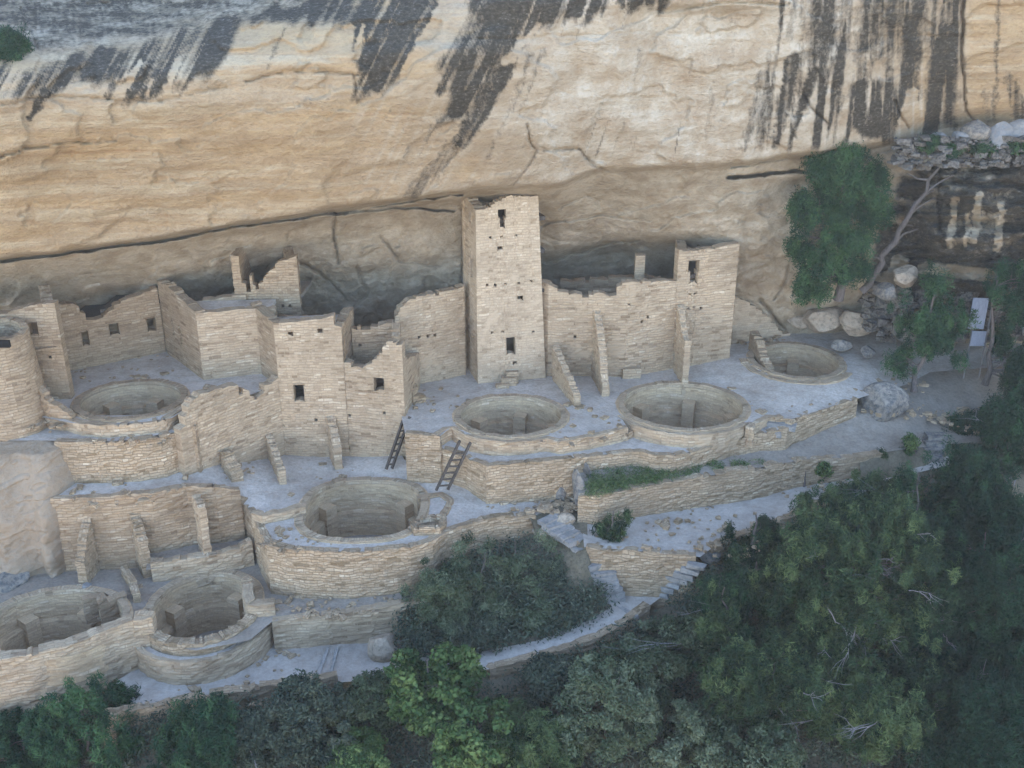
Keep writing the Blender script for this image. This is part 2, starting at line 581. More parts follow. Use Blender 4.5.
    if frames:
        for (s0, z0, s1, z1), nb in zip(ops, bare):
            if nb == 1: continue
            w = Poly()
            e, pr, dp = 0.012, 0.015, thick * 0.55
            def corner(s, z, k):
                (x, y), (nx, ny) = P.at(s), P.nrm(s)
                return (x + nx * k + lean * (s / P.L) * (z - zbot), y + ny * k, z)
            def bar(sa, za, sb_, zb_, tint):
                b = [corner(sa, za, -pr), corner(sb_, za, -pr), corner(sb_, za, dp), corner(sa, za, dp)]
                t = [corner(sa, zb_, -pr), corner(sb_, zb_, -pr), corner(sb_, zb_, dp), corner(sa, zb_, dp)]
                w.box8(b, t, tint)
            bar(s0 - .02, z1 - e, s1 + .02, z1 + .035, 0.25)
            if nb != 2: bar(s0 - .02, z0 - .03, s1 + .02, z0 + e, 0.8)
            bar(s0 - .012, z0 + e + .003, s0 + e, z1 - e - .003, 0.6)
            bar(s1 - e, z0 + e + .003, s1 + .012, z1 - e - .003, 0.6)
            w.build('doorway' if z1 - z0 > 0.65 else 'window', mat, o)
    return o

# ------------------------------------------------------------------ sheets of ground
def inside(poly, x, y):
    c = False; n = len(poly); j = n - 1
    for i in range(n):
        xi, yi = poly[i][:2]; xj, yj = poly[j][:2]
        if (yi > y) != (yj > y) and x < (xj - xi) * (y - yi) / (yj - yi) + xi:
            c = not c
        j = i
    return c

def sheet(name, pix, mat, holes=(), step=0.45, label=None, wav=0.03, world_pts=False, skirt=0.0):
    pts = [tuple(p) for p in pix] if world_pts else [W(*p) for p in pix]
    dense = []
    for i in range(len(pts)):
        a, b = pts[i], pts[(i + 1) % len(pts)]
        n = max(1, int(math.dist(a, b) / step))
        for k in range(n):
            t = k / n
            dense.append(tuple(a[q] + (b[q] - a[q]) * t for q in range(3)))
    A = np.array(dense + [q for h in holes for q in h if len(q) > 2])
    verts = [Vector((p[0], p[1])) for p in dense]
    edges = [(i, (i + 1) % len(dense)) for i in range(len(dense))]
    for h in holes:
        n0 = len(verts)
        verts += [Vector(q[:2]) for q in h]
        edges += [(n0 + i, n0 + (i + 1) % len(h)) for i in range(len(h))]
    x0, x1, y0, y1 = A[:, 0].min(), A[:, 0].max(), A[:, 1].min(), A[:, 1].max()
    x = x0
    while x < x1:
        y = y0
        while y < y1:
            qx, qy = x + random.uniform(-.1, .1), y + random.uniform(-.1, .1)
            if inside(pts, qx, qy) and not any(inside(h, qx, qy) for h in holes):
                verts.append(Vector((qx, qy)))
            y += step
        x += step
    ov, oe, of, *_ = delaunay_2d_cdt(verts, edges, [], 0, 1e-5)
    V = []
    for v in ov:
        d2 = (A[:, 0] - v.x) ** 2 + (A[:, 1] - v.y) ** 2 + 1e-4
        w = 1 / d2 ** 1.5
        z = float((A[:, 2] * w).sum() / w.sum())
        V.append((v.x, v.y, z + wav * float(fbm(v.x * .7, v.y * .7, seed=3, oct=3))))
    F = []
    for f in of:
        cx = sum(ov[i].x for i in f) / 3; cy = sum(ov[i].y for i in f) / 3
        if inside(pts, cx, cy) and not any(inside(h, cx, cy) for h in holes):
            a, b, c = (ov[i] for i in f)
            if (b - a).cross(c - a) < 0: f = [f[0], f[2], f[1]]
            F += list(f)
    me = mesh_np(name, V, F, 3, smooth=True)
    o = link(name, me, mat)
    meta(o, label, None, None, 'structure')
    return o

# ------------------------------------------------------------------ rocks
def boulder(name, label, c, size, mat, seed=0, cuts=7, rot=0.0, sub=4, cat='boulder', group=None, parent=None, rough=0.09):
    bm = bmesh.new()
    bmesh.ops.create_icosphere(bm, subdivisions=sub, radius=1.0)
    co = np.array([v.co[:] for v in bm.verts])
    r = np.random.default_rng(seed + 100)
    for k in range(cuts):
        n = r.normal(size=3); n /= np.linalg.norm(n)
        d = r.uniform(0.55, 0.85)
        s = co @ n
        over = s > d
        co[over] -= np.outer((s[over] - d) * 0.93, n)
    nrm = co / np.linalg.norm(co, axis=1)[:, None]
    disp = rough * fbm(co[:, 0] * 1.6 + seed, co[:, 1] * 1.6, co[:, 2] * 2.4, seed, 5)
    co = co + nrm * disp[:, None]
    co *= np.array(size)
    ca, sa = math.cos(rot), math.sin(rot)
    x = co[:, 0] * ca - co[:, 1] * sa; y = co[:, 0] * sa + co[:, 1] * ca
    co = np.stack([x, y, co[:, 2]], 1) + np.array(c)
    for v, p in zip(bm.verts, co): v.co = p
    me = bpy.data.meshes.new(name)
    bm.to_mesh(me); bm.free()
    o = link(name, me, mat, parent)
    if label: meta(o, label, cat, group)
    return o

# ------------------------------------------------------------------ terrain far and near
# near edge of the trail as (X, Y, z)
EDGE = [W(-300, 745, -6.9), W(0, 716, -6.6), W(100, 697, -5.9), W(140, 708, -5.1), W(320, 684, -5.0), W(490, 668, -4.9), W(560, 650, -4.65),
        W(625, 622, -4.35), W(668, 592, -4.2), W(705, 560, -2.9), W(760, 530, -2.55), W(870, 490, -2.1), W(960, 462, -1.8), W(1100, 450, -1.6), W(1500, 450, -1.5)]
EX = np.array([e[0] for e in EDGE]); EY = np.array([e[1] for e in EDGE]); EZ = np.array([e[2] for e in EDGE])

def terrain_z(x, y):
    x = np.asarray(x, float); y = np.asarray(y, float)
    ye = np.interp(x, EX, EY); ze = np.interp(x, EX, EZ)
    d = ye - y
    near = ze - 0.25 - 0.50 * np.clip(d, 0, 200)
    under = ze - 0.35 - 0.45 * np.clip(-d, 0, 2)
    z = np.where(d > 0, near, under)
    floor = -34 + 2.0 * fbm(x * .03, y * .03, seed=5)
    z = np.maximum(z, floor)
    # the far canyon side
    far = np.interp(-y, [95, 120, 150, 175, 190, 260, 3000], [-40, -28, -12, 4, 18, 24, 30])
    z = np.maximum(z, far + 3 * fbm(x * .04, y * .04, seed=9))
    return z + 0.12 * fbm(x * .6, y * .6, seed=11) * (np.abs(d) < 40)

def build_terrain():
    xs = np.concatenate([[-2500, -900, -400, -200, -120, -80, -60, -48], np.arange(-40, 40.1, 0.5), [48, 60, 80, 120, 200, 400, 900, 2500]])
    ys = np.concatenate([[-3000, -1200, -600, -350, -260, -220], np.arange(-200, -60, 6), np.arange(-60, -24, 2), np.arange(-24, 1.0, 0.5), [3, 6, 10]])
    X, Y = np.meshgrid(xs, ys, indexing='ij')
    Z = terrain_z(X, Y)
    V = np.stack([X, Y, Z], -1).reshape(-1, 3)
    nx, ny = len(xs), len(ys)
    I = (np.arange(nx - 1)[:, None] * ny + np.arange(ny - 1)[None]).reshape(-1)
    F = np.stack([I, I + ny, I + ny + 1, I + 1], 1)
    me = mesh_np('ground', V, F, 4, smooth=True)
    me.materials.append(M['soil']); me.materials.append(M['canyon'])
    mid = V[F].mean(1)
    me.polygons.foreach_set('material_index', (mid[:, 1] < -45).astype(np.int32))
    o = link('ground', me, None)
    meta(o, kind='structure')
build_terrain()

# ------------------------------------------------------------------ cliff
LIPX = [-400, 0, 150, 250, 350, 460, 560, 600, 720, 760, 830, 900, 960, 1024, 1400]
LIPR = [270, 257, 238, 220, 206, 190, 183, 169, 164, 158, 151, 140, 132, 126, 100]
# (photo column) : [(t, Y) ...] t: 0 = row -70, 1 = lip, 2 = row 430
def row2t(px, row):
    L = np.interp(px, LIPX, LIPR)
    return (row + 70) / (L + 70) if row < L else 1 + (row - L) / (430 - L)
def t2row(px, t):
    L = np.interp(px, LIPX, LIPR)
    return np.where(t < 1, -70 + t * (L + 70), L + (t - 1) * (430 - L))
ST = {
    -400: [(-70, 2), (0, -2), (60, -7.5), (100, -8), (180, -6), (269, -4.5), (275, -3.8), (300, -1.5), (340, 1.0), (430, 1.5)],
    0:    [(-70, 6), (0, 0.5), (40, -4.5), (75, -7.0), (100, -7.6), (150, -6.6), (200, -5.2), (256, -4.0), (262, -2.6), (285, -1.4), (310, 0.4), (350, 1.5), (430, 1.8)],
    150:  [(-70, 5), (0, 0.5), (25, -2.5), (50, -5.2), (80, -6.6), (110, -6.5), (160, -5.2), (200, -4.2), (237, -3.4), (243, -1.5), (270, 0.4), (300, 2.2), (350, 3.0), (430, 3.0)],
    300:  [(-70, 3), (0, -2.2), (25, -4.6), (60, -6.0), (100, -5.6), (150, -4.5), (213, -3.0), (218, -0.6), (226, 1.2), (250, 2.2), (290, 3.2), (330, 4.2), (430, 4.6)],
    400:  [(-70, 1), (0, -3.6), (50, -5.2), (100, -4.8), (150, -3.7), (197, -2.6), (202, -0.2), (209, 2.0), (225, 2.8), (270, 3.4), (300, 4.4), (330, 5.0), (430, 5.4)],
    460:  [(-70, 0), (0, -4.0), (50, -4.8), (100, -4.2), (150, -2.9), (189, -1.8), (194, 0.2), (201, 2.2), (225, 3.2), (285, 3.9), (310, 5.0), (430, 5.6)],
    540:  [(-70, -1), (0, -4.0), (60, -4.0), (120, -3.0), (155, -1.8), (183, -0.6), (195, 1.0), (220, 3.0), (250, 4.6), (270, 6.6), (300, 7.5), (430, 7.5)],
    600:  [(-70, -2), (0, -4.0), (40, -3.6), (100, -2.8), (150, -1.4), (168, -0.6), (174, 0.6), (200, 2.4), (240, 4.4), (252, 6.4), (290, 7.5), (430, 7.8)],
    665:  [(-70, -2.5), (0, -3.8), (15, -2.6), (60, -2.3), (120, -1.6), (164, -0.6), (170, 0.3), (200, 1.6), (235, 3.2), (246, 5.0), (280, 6.8), (430, 7.5)],
    735:  [(-70, -2.5), (0, -3.2), (15, -2.0), (60, -1.8), (120, -1.0), (162, -0.2), (168, 0.8), (200, 1.9), (250, 3.2), (300, 4.2), (340, 4.8), (430, 5.2)],
    800:  [(-70, -2), (0, -2.4), (60, -1.5), (120, -0.6), (153, 0.2), (160, 2.0), (172, 2.2), (174, 1.4), (180, 2.6), (240, 3.0), (290, 3.8), (330, 4.8), (430, 5.2)],
    880:  [(-70, -1.5), (0, -1.8), (60, -1.0), (120, 0.2), (141, 0.8), (147, 1.8), (180, 2.2), (230, 3.0), (280, 3.6), (310, 4.4), (340, 5.2), (430, 5.5)],
    950:  [(-70, -1), (0, -1.2), (60, -0.2), (110, 1.0), (128, 2.4), (140, 2.2), (152, 0.8), (190, 0.9), (215, 1.2), (250, 1.6), (290, 2.6), (330, 4.0), (430, 4.5)],
    1030: [(-70, -1), (0, -1.0), (60, 0.0), (110, 1.2), (128, 2.4), (150, 1.6), (165, 0.2), (200, 0.2), (250, 0.8), (300, 1.8), (340, 3.0), (430, 3.5)],
    1400: [(-70, -4), (0, -4), (60, -3.5), (110, -3), (128, -2), (150, -2.5), (200, -3), (300, -2), (430, -1)],
}
STX = sorted(ST)
TG = np.concatenate([np.linspace(0, 1, 150, endpoint=False), np.linspace(1, 2, 230)])

def smoothstep(a, b, x):
    t = np.clip((x - a) / (b - a), 0, 1)
    return t * t * (3 - 2 * t)

# varnish and colour, laid on the rock where the photograph shows the stains
def poly_mask(px, py, poly):
    c = np.zeros(px.shape, bool); n = len(poly); j = n - 1
    for i in range(n):
        xi, yi = poly[i]; xj, yj = poly[j]
        if yi != yj:
            c ^= ((yi > py) != (yj > py)) & (px < (xj - xi) * (py - yi) / (yj - yi) + xi)
        j = i
    return c

def band(px, py, pts, w0, w1, soft=2.0):
    """soft streak along a polyline"""
    best = np.zeros(px.shape)
    for i in range(len(pts) - 1):
        (ax, ay), (bx, by) = pts[i], pts[i + 1]
        dx, dy = bx - ax, by - ay
        l2 = dx * dx + dy * dy
        t = np.clip(((px - ax) * dx + (py - ay) * dy) / l2, 0, 1)
        d = np.hypot(px - ax - t * dx, py - ay - t * dy)
        f = (i + t) / (len(pts) - 1)
        w = w0 + (w1 - w0) * f
        best = np.maximum(best, np.clip((w - d) / soft + 0.5, 0, 1))
    return best

DARK = [  # varnished areas
    ([(-60, 66), (40, 60), (110, 46), (170, 32), (250, 12), (300, 0), (330, -20), (400, -90), (470, -90), (470, 0), (442, 20), (420, 55), (395, 82), (370, 100), (352, 103), (358, 60), (345, 30), (318, 22), (240, 22), (235, 40), (220, 68), (200, 84), (160, 98), (128, 100), (112, 98), (118, 80), (128, 62), (95, 88), (50, 95), (0, 102), (-60, 104)], 0.8),
    ([(472, -90), (700, -90), (668, 6), (600, 16), (556, 26), (545, 36), (520, 48), (505, 66), (488, 92), (478, 108), (470, 124), (440, 130), (435, 122), (450, 95), (455, 72), (435, 60), (440, 52), (456, 30), (472, 0)], 0.85),
    ([(848, 88), (895, 72), (902, 100), (893, 138), (872, 142), (850, 118)], 0.9),
    ([(906, 88), (925, 84), (958, 90), (962, 130), (930, 138), (922, 110), (908, 104)], 0.75),
    ([(938, -90), (962, -90), (964, 60), (960, 110), (944, 110), (940, 60)], 0.85),
    ([(780, -90), (940, -90), (940, 80), (900, 62), (850, 60), (800, 66), (785, 40), (790, -20)], 0.62),
    ([(905, 168), (1100, 150), (1100, 340), (1010, 330), (960, 300), (890, 300), (868, 280), (888, 205)], 0.78),
]
STREAK = [  # dark streaks
    ([(505, 60), (480, 110), (462, 140)], 13, 10, .8), ([(466, 132), (440, 165), (412, 192)], 10, 9, .5), ([(480, 120), (455, 160), (440, 185)], 3, 2, .45), ([(520, 80), (500, 130), (488, 160)], 3, 2, .5), ([(395, 100), (372, 140), (352, 175)], 4, 3, .3), ([(430, 125), (408, 150), (392, 185)], 4, 3, .35),
    ([(530, 55), (520, 90), (512, 112)], 3, 2, .6), ([(545, 50), (535, 75), (524, 105)], 3, 3, .6),
    ([(404, 25), (388, 70)], 5, 3, .7), ([(284, 30), (268, 68)], 3, 2, .6), ([(350, 35), (345, 60)], 2, 2, .6),
    ([(455, 60), (440, 92)], 6, 5, .8), ([(120, 66), (108, 98)], 3, 4, .7), ([(145, 62), (130, 98)], 3, 4, .6),
    ([(46, 92), (30, 118)], 6, 3, .9), ([(640, 50), (634, 95), (622, 140)], 4, 3, .35),
    ([(795, 60), (785, 100), (775, 145)], 9, 5, .75), ([(815, 70), (800, 110), (795, 135)], 6, 4, .7),
    ([(835, 60), (838, 110)], 7, 5, .6), ([(762, 75), (752, 120), (742, 150)], 6, 4, .5), ([(720, 60), (718, 120)], 3, 4, .35),
    ([(825, 20), (820, 75)], 8, 6, .5), ([(860, 10), (862, 80)], 8, 8, .55), ([(885, 0), (888, 75)], 7, 6, .55), ([(910, 0), (915, 90)], 7, 6, .55),
    ([(712, 90), (706, 130), (698, 155)], 4, 3, .35), ([(900, 85), (890, 140)], 2, 2, .8), ([(1000, -30), (994, 120)], 3, 3, .55),
    ([(1010, 80), (1024, 130)], 8, 9, .6), ([(985, 90), (988, 125)], 5, 4, .4), ([(735, 20), (732, 60)], 5, 5, .3),
]
CLEAR = [  # bare pale streaks inside the varnish
    ([(178, 60), (165, 96)], 2.5, 3), ([(140, 62), (118, 100)], 2.5, 5), ([(152, 80), (146, 95)], 2, 2),
    ([(460, -20), (440, 30), (420, 62), (408, 100)], 10, 16), ([(350, 28), (342, 56)], 4, 5), ([(362, 26), (356, 55)], 3, 4),
    ([(590, 0), (575, 30)], 1.5, 1), ([(615, 0), (600, 24)], 1.5, 1), ([(628, -5), (622, 18)], 1, 1), ([(540, 25), (505, 62)], 2, 3), ([(520, 40), (512, 60)], 2, 3),
    ([(912, 95), (905, 138)], 7, 9), ([(955, 200), (950, 245)], 3, 4), ([(980, 195), (974, 240)], 4, 4), ([(1002, 205), (996, 250)], 3, 3), ([(900, 262), (885, 290)], 8, 8), ([(925, 268), (990, 275)], 6, 6), ([(968, 215), (966, 245)], 2, 2),
    ([(700, 0), (690, 40)], 3, 4),
]
CRACKS = [
    ([(-20, 263), (0, 261), (150, 242), (250, 224), (350, 210), (462, 194)], 2.6, 1.1), ([(330, 214), (400, 207), (455, 210)], 2.0, .8), ([(545, 262), (600, 246), (640, 240)], 1.8, .6),
    ([(0, 157), (30, 148), (62, 143), (118, 140)], 1.6, .35), ([(245, 82), (270, 74), (300, 71), (360, 75)], 1.5, .25), ([(355, 75), (358, 103)], 1.2, .2),
    ([(528, 126), (530, 140), (538, 152), (524, 172), (514, 186)], 1.3, .25), ([(545, 150), (565, 148), (580, 150), (590, 162), (606, 170)], 1.5, .3),
    ([(0, 103), (60, 97), (120, 100), (160, 102), (225, 86)], 1.3, .2), ([(20, 8), (40, 50)], 1.3, .25), ([(88, 4), (112, 2)], 1.5, .3),
    ([(660, 12), (700, 6), (730, 2), (790, 4)], 1.6, .35), ([(964, -20), (962, 60), (966, 110), (976, 124)], 1.6, .5),
    ([(335, 210), (334, 235), (338, 262)], 1.6, .5), ([(380, 236), (400, 262), (440, 268)], 1.2, .25), ([(300, 262), (330, 280), (345, 300)], 1.5, .35), ([(358, 268), (368, 292), (350, 310)], 1.5, .3), ([(465, 205), (461, 285)], 1.2, .3),
    ([(805, 95), (812, 108), (826, 122), (828, 130)], 1.5, .3), ([(895, 100), (902, 120), (908, 128)], 1.2, .3),
    ([(728, 178), (770, 174), (826, 170)], 2.3, 1.6), ([(731, 168), (790, 158)], 1.5, .5),
    ([(540, 225), (600, 215), (650, 222)], 1.2, .25), ([(560, 208), (585, 196), (600, 200)], 1.2, .25),
    ([(480, 40), (560, 36), (640, 32), (690, 34)], 1.0, .12), ([(600, 100), (660, 98)], 1.0, .08), ([(300, 105), (360, 112), (430, 116)], 1.0, .12),
    ([(905, 178), (960, 184), (1030, 186)], 2.5, .5), ([(900, 196), (970, 200), (1030, 204)], 1.5, .3), ([(905, 166), (1030, 170)], 2, .35),
    ([(895, 255), (960, 262), (1030, 258)], 2.5, .5), ([(940, 230), (938, 170)], 2.0, .4), ([(760, 300), (776, 318), (786, 330)], 2, .4),
    ([(790, 265), (782, 290), (774, 300)], 1.5, .3), ([(150, 170), (210, 178), (290, 172)], 1.0, .1), ([(90, 205), (180, 200), (260, 190)], 1.0, .1), ([(30, 225), (110, 214), (200, 208)], 1.0, .1),
]

def build_cliff():
    xs = np.concatenate([np.linspace(-400, -20, 60, endpoint=False), np.arange(-20, 1044, 1.7), np.linspace(1046, 1400, 60)])
    prof = np.array([np.interp(TG, [row2t(sx, r_) for r_, _ in ST[sx]], [y for _, y in ST[sx]]) for sx in STX])   # stations x T
    Y = np.empty((len(xs), len(TG)))
    # smooth (cosine) interpolation between stations
    for k, x in enumerate(xs):
        i = min(max(np.searchsorted(STX, x) - 1, 0), len(STX) - 2)
        f = (x - STX[i]) / (STX[i + 1] - STX[i])
        f = f * f * (3 - 2 * f) * 0.6 + f * 0.4
        Y[k] = prof[i] * (1 - f) + prof[i + 1] * f
    # smooth along t except over the lip
    for _ in range(14):
        Z_ = Y.copy()
        Z_[:, 1:-1] = (Y[:, :-2] + 2 * Y[:, 1:-1] + Y[:, 2:]) / 4
        keep = (np.abs(TG - 1) < 0.03)
        Z_[:, keep] = Y[:, keep]
        Y = Z_
    PX = np.repeat(xs[:, None], len(TG), 1)
    PY = np.stack([t2row(x, TG) for x in xs])
    # wobble of the lip itself
    wob = 2.2 * fbm(PX / 40, PX * 0, seed=21, oct=3)
    near = np.exp(-((TG - 1) / 0.06) ** 2)[None]
    PY = PY + wob * near
    # relief
    sx, sz = PX / 27.0, PY / 25.0
    tl = np.repeat(TG[None], len(xs), 0)
    upper = 1 - smoothstep(0.98, 1.02, tl)
    strat = fbm(sx * 0.22, sz * 1.5 + sx * 0.10, seed=31, oct=5)
    lump = fbm(sx * 0.30, sz * 0.34, seed=37, oct=4)
    steps = np.abs(fbm(sx * 0.3, sz * 0.9 + 0.15 * sx, seed=43, oct=4))
    Y = Y + 0.13 * strat + 0.40 * lump + 0.05 * np.clip(0.12 - steps, 0, 1) / 0.12 + .035 * fbm(sx * 2.2, sz * 4.5, seed=57, oct=4)
    # plates that have spalled off: terraced noise
    reg = smoothstep(870, 930, PX) * smoothstep(150, 175, PY)
    Y = Y + reg * 0.9 * fbm(sx * .55, sz * .8, seed=47, oct=4)
    pl = fbm(sx * 0.22 + 5, sz * 0.34 + .1 * sx, seed=51, oct=5) * 2.6
    Y = Y + 0.17 * (np.floor(pl) + smoothstep(0.47, 0.53, pl - np.floor(pl)))
    inn = smoothstep(1.05, 1.25, tl)
    rough = fbm(sx * 1.3, sz * 1.7, seed=61, oct=4)
    Y = Y + (0.16 * rough + .14 * fbm(sx * 3, sz * 3.4, seed=63, oct=4)) * inn
    right = smoothstep(850, 920, PX) * smoothstep(130, 165, PY)
    blocks = fbm(sx * 0.5, sz * 2.2, seed=71, oct=5) * 4
    Y = Y + right * (0.5 * rough + 0.42 * (np.floor(blocks) + smoothstep(0.35, 0.65, blocks - np.floor(blocks))))
    wx = PX + 2.5 * fbm(sx * 1.8, sz * 1.8, seed=81, oct=3)
    wy = PY + 2.5 * fbm(sx * 1.8 + 9, sz * 1.8, seed=83, oct=3)
    crackm = np.zeros(PX.shape)
    for pts, w, dep in CRACKS:
        b = band(wx, wy, pts, w * .75, w * 0.4, 1.3)
        Y = Y + dep * b
        crackm = np.maximum(crackm, b * (0.5 if dep < 1 else 0.2))
    dx, dy, dz = ray(PX, PY)
    t = (Y - CY) / dy
    X3 = dx * t; Z3 = CZ + dz * t; Y3 = Y
    # stains
    kk = np.interp(PX, [0, 450, 700, 1024], [.55, .5, .12, .0])
    U_ = PX + kk * PY
    nv = fbm(U_ / 5.0, PY / 70.0, seed=5, oct=3)
    nv2 = fbm(U_ / 2.4, PY / 90.0, seed=6, oct=2)
    long_ = fbm(U_ / 9.0 + 3, PY / 260.0, seed=16, oct=4)
    sp = fbm(PX / 3.2, PY / 3.2, seed=19, oct=3)
    px2 = PX + 7 * fbm(PX / 16, PY / 16, seed=7) + 4 * sp
    py2 = PY + 6 * fbm(PX / 14 + 7, PY / 20, seed=8) + 16 * nv + 6 * nv2 + 4 * sp
    var = np.zeros(PX.shape)
    for poly, s in DARK:
        m_ = poly_mask(PX + 5 * fbm(PX / 16, PY / 16, seed=7), PY + 6 * fbm(PX / 14 + 7, PY / 20, seed=8) + 20 * nv, poly).astype(float)
        for _ in range(10):
            q_ = m_.copy(); q_[1:-1] = (m_[:-2] + m_[1:-1] * 2 + m_[2:]) / 4; m_ = q_.copy()
            m_[:, 1:-1] = (q_[:, :-2] + q_[:, 1:-1] * 2 + q_[:, 2:]) / 4
        var = np.maximum(var, s * m_)
    vtop = var * (PY < 152); vlow = var * (PY >= 152)
    var = vtop
    px3 = PX + 3.5 * fbm(PX / 7, PY / 12, seed=17) + 3 * sp
    var = var * np.clip(0.96 + 0.30 * nv + .45 * nv2 + .8 * long_ + .35 * fbm(PX / 45, PY / 45, seed=25, oct=3), 0.3, 1.2)
    var = var + vlow * np.clip(1.08 + .9 * fbm(PX / 24 + PY / 60, PY / 11, seed=26, oct=5), .1, 1.25)
    for pts, a, b, s in STREAK:
        var = np.maximum(var, s * band(px3, PY, pts, a, b, 6.0) * np.clip(.95 + .5 * nv2, .3, 1.1))
    wash = smoothstep(75, 45, PY + 0.16 * PX + 10 * lump) * smoothstep(470, 330, PX)
    var = np.maximum(var, wash * np.clip(.60 + .22 * sp + .30 * fbm(PX / 30, PY / 5, seed=29, oct=3), 0, .9))
    # thin fans of streaks all over the right half of the face
    fine = np.clip(fbm((PX + 0.12 * PY) / 8.0, PY / 110.0, seed=23, oct=4) * 2.4 + 0.05, 0, 1)
    fz = smoothstep(690, 800, PX) * (1 - smoothstep(955, 975, PX)) * (1 - smoothstep(140, 165, PY))
    var = np.maximum(var, fine * fz * 0.78)
    fz2 = smoothstep(510, 560, PX) * (1 - smoothstep(700, 720, PX)) * (1 - smoothstep(120, 160, PY)) * smoothstep(30, 60, PY)
    var = np.maximum(var, fine * fz2 * 0.22)
    thin = smoothstep(.18, .5, fbm(U_ / 3.0 + 11, PY / 200.0, seed=33, oct=2)) * (.5 + .8 * long_)
    tz = smoothstep(330, 480, PX) * (1 - smoothstep(950, 965, PX)) * (1 - smoothstep(150, 172, PY + .0 * PX)) * smoothstep(-.1, .35, fbm(PX / 60, PY / 90, seed=35, oct=2) + .15)
    var = np.maximum(var, np.clip(thin * tz, 0, 1) * .72)
    for pts, a, b in CLEAR:
        var = var * (1 - 0.92 * band(px3, PY, pts, a, b, 3.0))
    # colour zones: 0 = pale pinkish grey, 1 = orange sandstone; greyness for the alcove, lifted to look lit, and the rain-washed top
    orange = smoothstep(560, 300, PX) * smoothstep(85, 120, PY) * upper * (0.75 + 0.5 * fbm(sx * .3, sz * .9 + .2 * sx, seed=91))
    orange = np.maximum(orange, 0.75 * smoothstep(470, 400, PX) * (1 - smoothstep(60, 110, PY)) * upper)
    orange = np.maximum(orange, 0.55 * upper * smoothstep(0.0, 0.5, fbm(sx * .35, sz * .3, seed=93)))
    orange = np.maximum(orange, 0.7 * smoothstep(960, 975, PX) * (1 - smoothstep(100, 130, PY)))
    ws = np.clip(fbm(U_ / 3.4 + 40, PY / 120.0, seed=27, oct=3) * 2.2 - .2, 0, 1)
    orange = np.maximum(orange, (1 - upper) * smoothstep(190, 40, PX) * smoothstep(330, 270, PY) * 0.3)
    orange = np.maximum(orange, (1 - upper) * smoothstep(720, 780, PX) * (1 - smoothstep(850, 900, PX)) * 0.5)
    pale = upper * smoothstep(500, 560, PX) * (1 - smoothstep(820, 900, PX)) * 0.75
    pale = np.clip(pale + .8 * ws * upper * smoothstep(590, 640, PX) * (1 - smoothstep(950, 960, PX)) + .5 * ws * upper * smoothstep(330, 380, PX) * smoothstep(60, 110, PY), 0, 1)
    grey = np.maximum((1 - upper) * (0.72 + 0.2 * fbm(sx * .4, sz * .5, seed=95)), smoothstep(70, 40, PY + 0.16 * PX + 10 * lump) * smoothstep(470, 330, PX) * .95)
    inside_zone = (1 - upper) * smoothstep(160, 260, PX) * (1 - smoothstep(700, 740, PX)) * smoothstep(215, 300, PY)
    # extra ring of rows: unseen mesa top, raised to block the sun, and foot
    nxs, nt_ = PX.shape
    zt = Z3[:, 0]; yt = Y3[:, 0]
    extra = [(300, 26), (60, 23), (24, 20), (7, 9), (2.0, 3.5)]
    cols = []
    for dyy, dzz in extra:
        cols.append(np.stack([X3[:, 0] * (1 + dyy * 0.002), yt + dyy, np.maximum(zt, 17) + dzz + 0.5 * fbm(X3[:, 0] * .2, np.full(nxs, dyy * .1), seed=99)], -1))
    G = np.stack([X3, Y3, Z3], -1)
    G = np.concatenate([np.stack(cols, 1), G], 1)
    ne = len(extra)
    def padc(a, v): return np.concatenate([np.full((nxs, ne), v), a], 1)
    var = padc(var, .5); orange = padc(orange, 0.2); pale = padc(pale, 0); grey = padc(grey, .6)
    # side columns running off to both sides
    def side(sgn, col):
        out = []
        for d in (15, 60, 300, 1500):
            c = G[col].copy(); c[:, 0] += sgn * d; c[:, 1] -= min(d, 60) * 0.12
            out.append(c)
        return out
    Ls = side(-1, 0)[::-1]; Rs = side(1, -1)
    G = np.concatenate([np.stack(Ls), G, np.stack(Rs)], 0)
    def pads(a): return np.concatenate([np.repeat(a[:1], 4, 0), a, np.repeat(a[-1:], 4, 0)], 0)
    var, orange, pale, grey = map(pads, (var, orange, pale, grey))
    nx, ny = G.shape[:2]
    V = G.reshape(-1, 3)
    I = (np.arange(nx - 1)[:, None] * ny + np.arange(ny - 1)[None]).reshape(-1)
    F = np.stack([I, I + 1, I + ny + 1, I + ny], 1)
    me = mesh_np('cliff', V, F, 4, smooth=True)
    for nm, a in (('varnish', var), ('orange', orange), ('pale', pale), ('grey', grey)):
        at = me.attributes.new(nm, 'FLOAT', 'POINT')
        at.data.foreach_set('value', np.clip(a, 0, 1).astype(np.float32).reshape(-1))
    # material
    m, nt, b = new_mat('cliff_sandstone')
    L = nt.links
    geo = nt.nodes.new('ShaderNodeNewGeometry')
    p = geo.outputs['Position']
    def attr(n):
        a = nt.nodes.new('ShaderNodeAttribute'); a.attribute_name = n
        return a.outputs['Fac']
    strata = noise(nt, mapping(nt, p, (0.12, 0.2, 2.2)), 1.0, 7, 0.62)
    mott = noise(nt, p, 1.1, 7, 0.65)
    fine_ = noise(nt, mapping(nt, p, (1, 1, 1.6)), 7.0, 6, 0.72)
    base = ramp(nt, strata, [(0.30, (.42, .315, .215)), (0.45, (.50, .395, .285)), (0.55, (.46, .365, .27)), (0.70, (.56, .475, .37))])
    ora = ramp(nt, strata, [(0.28, (.42, .265, .145)), (0.42, (.53, .375, .215)), (0.52, (.48, .335, .20)), (0.60, (.57, .445, .30)), (0.72, (.51, .37, .225))])
    c = mix(nt, attr('orange'), base.outputs[0], ora.outputs[0])
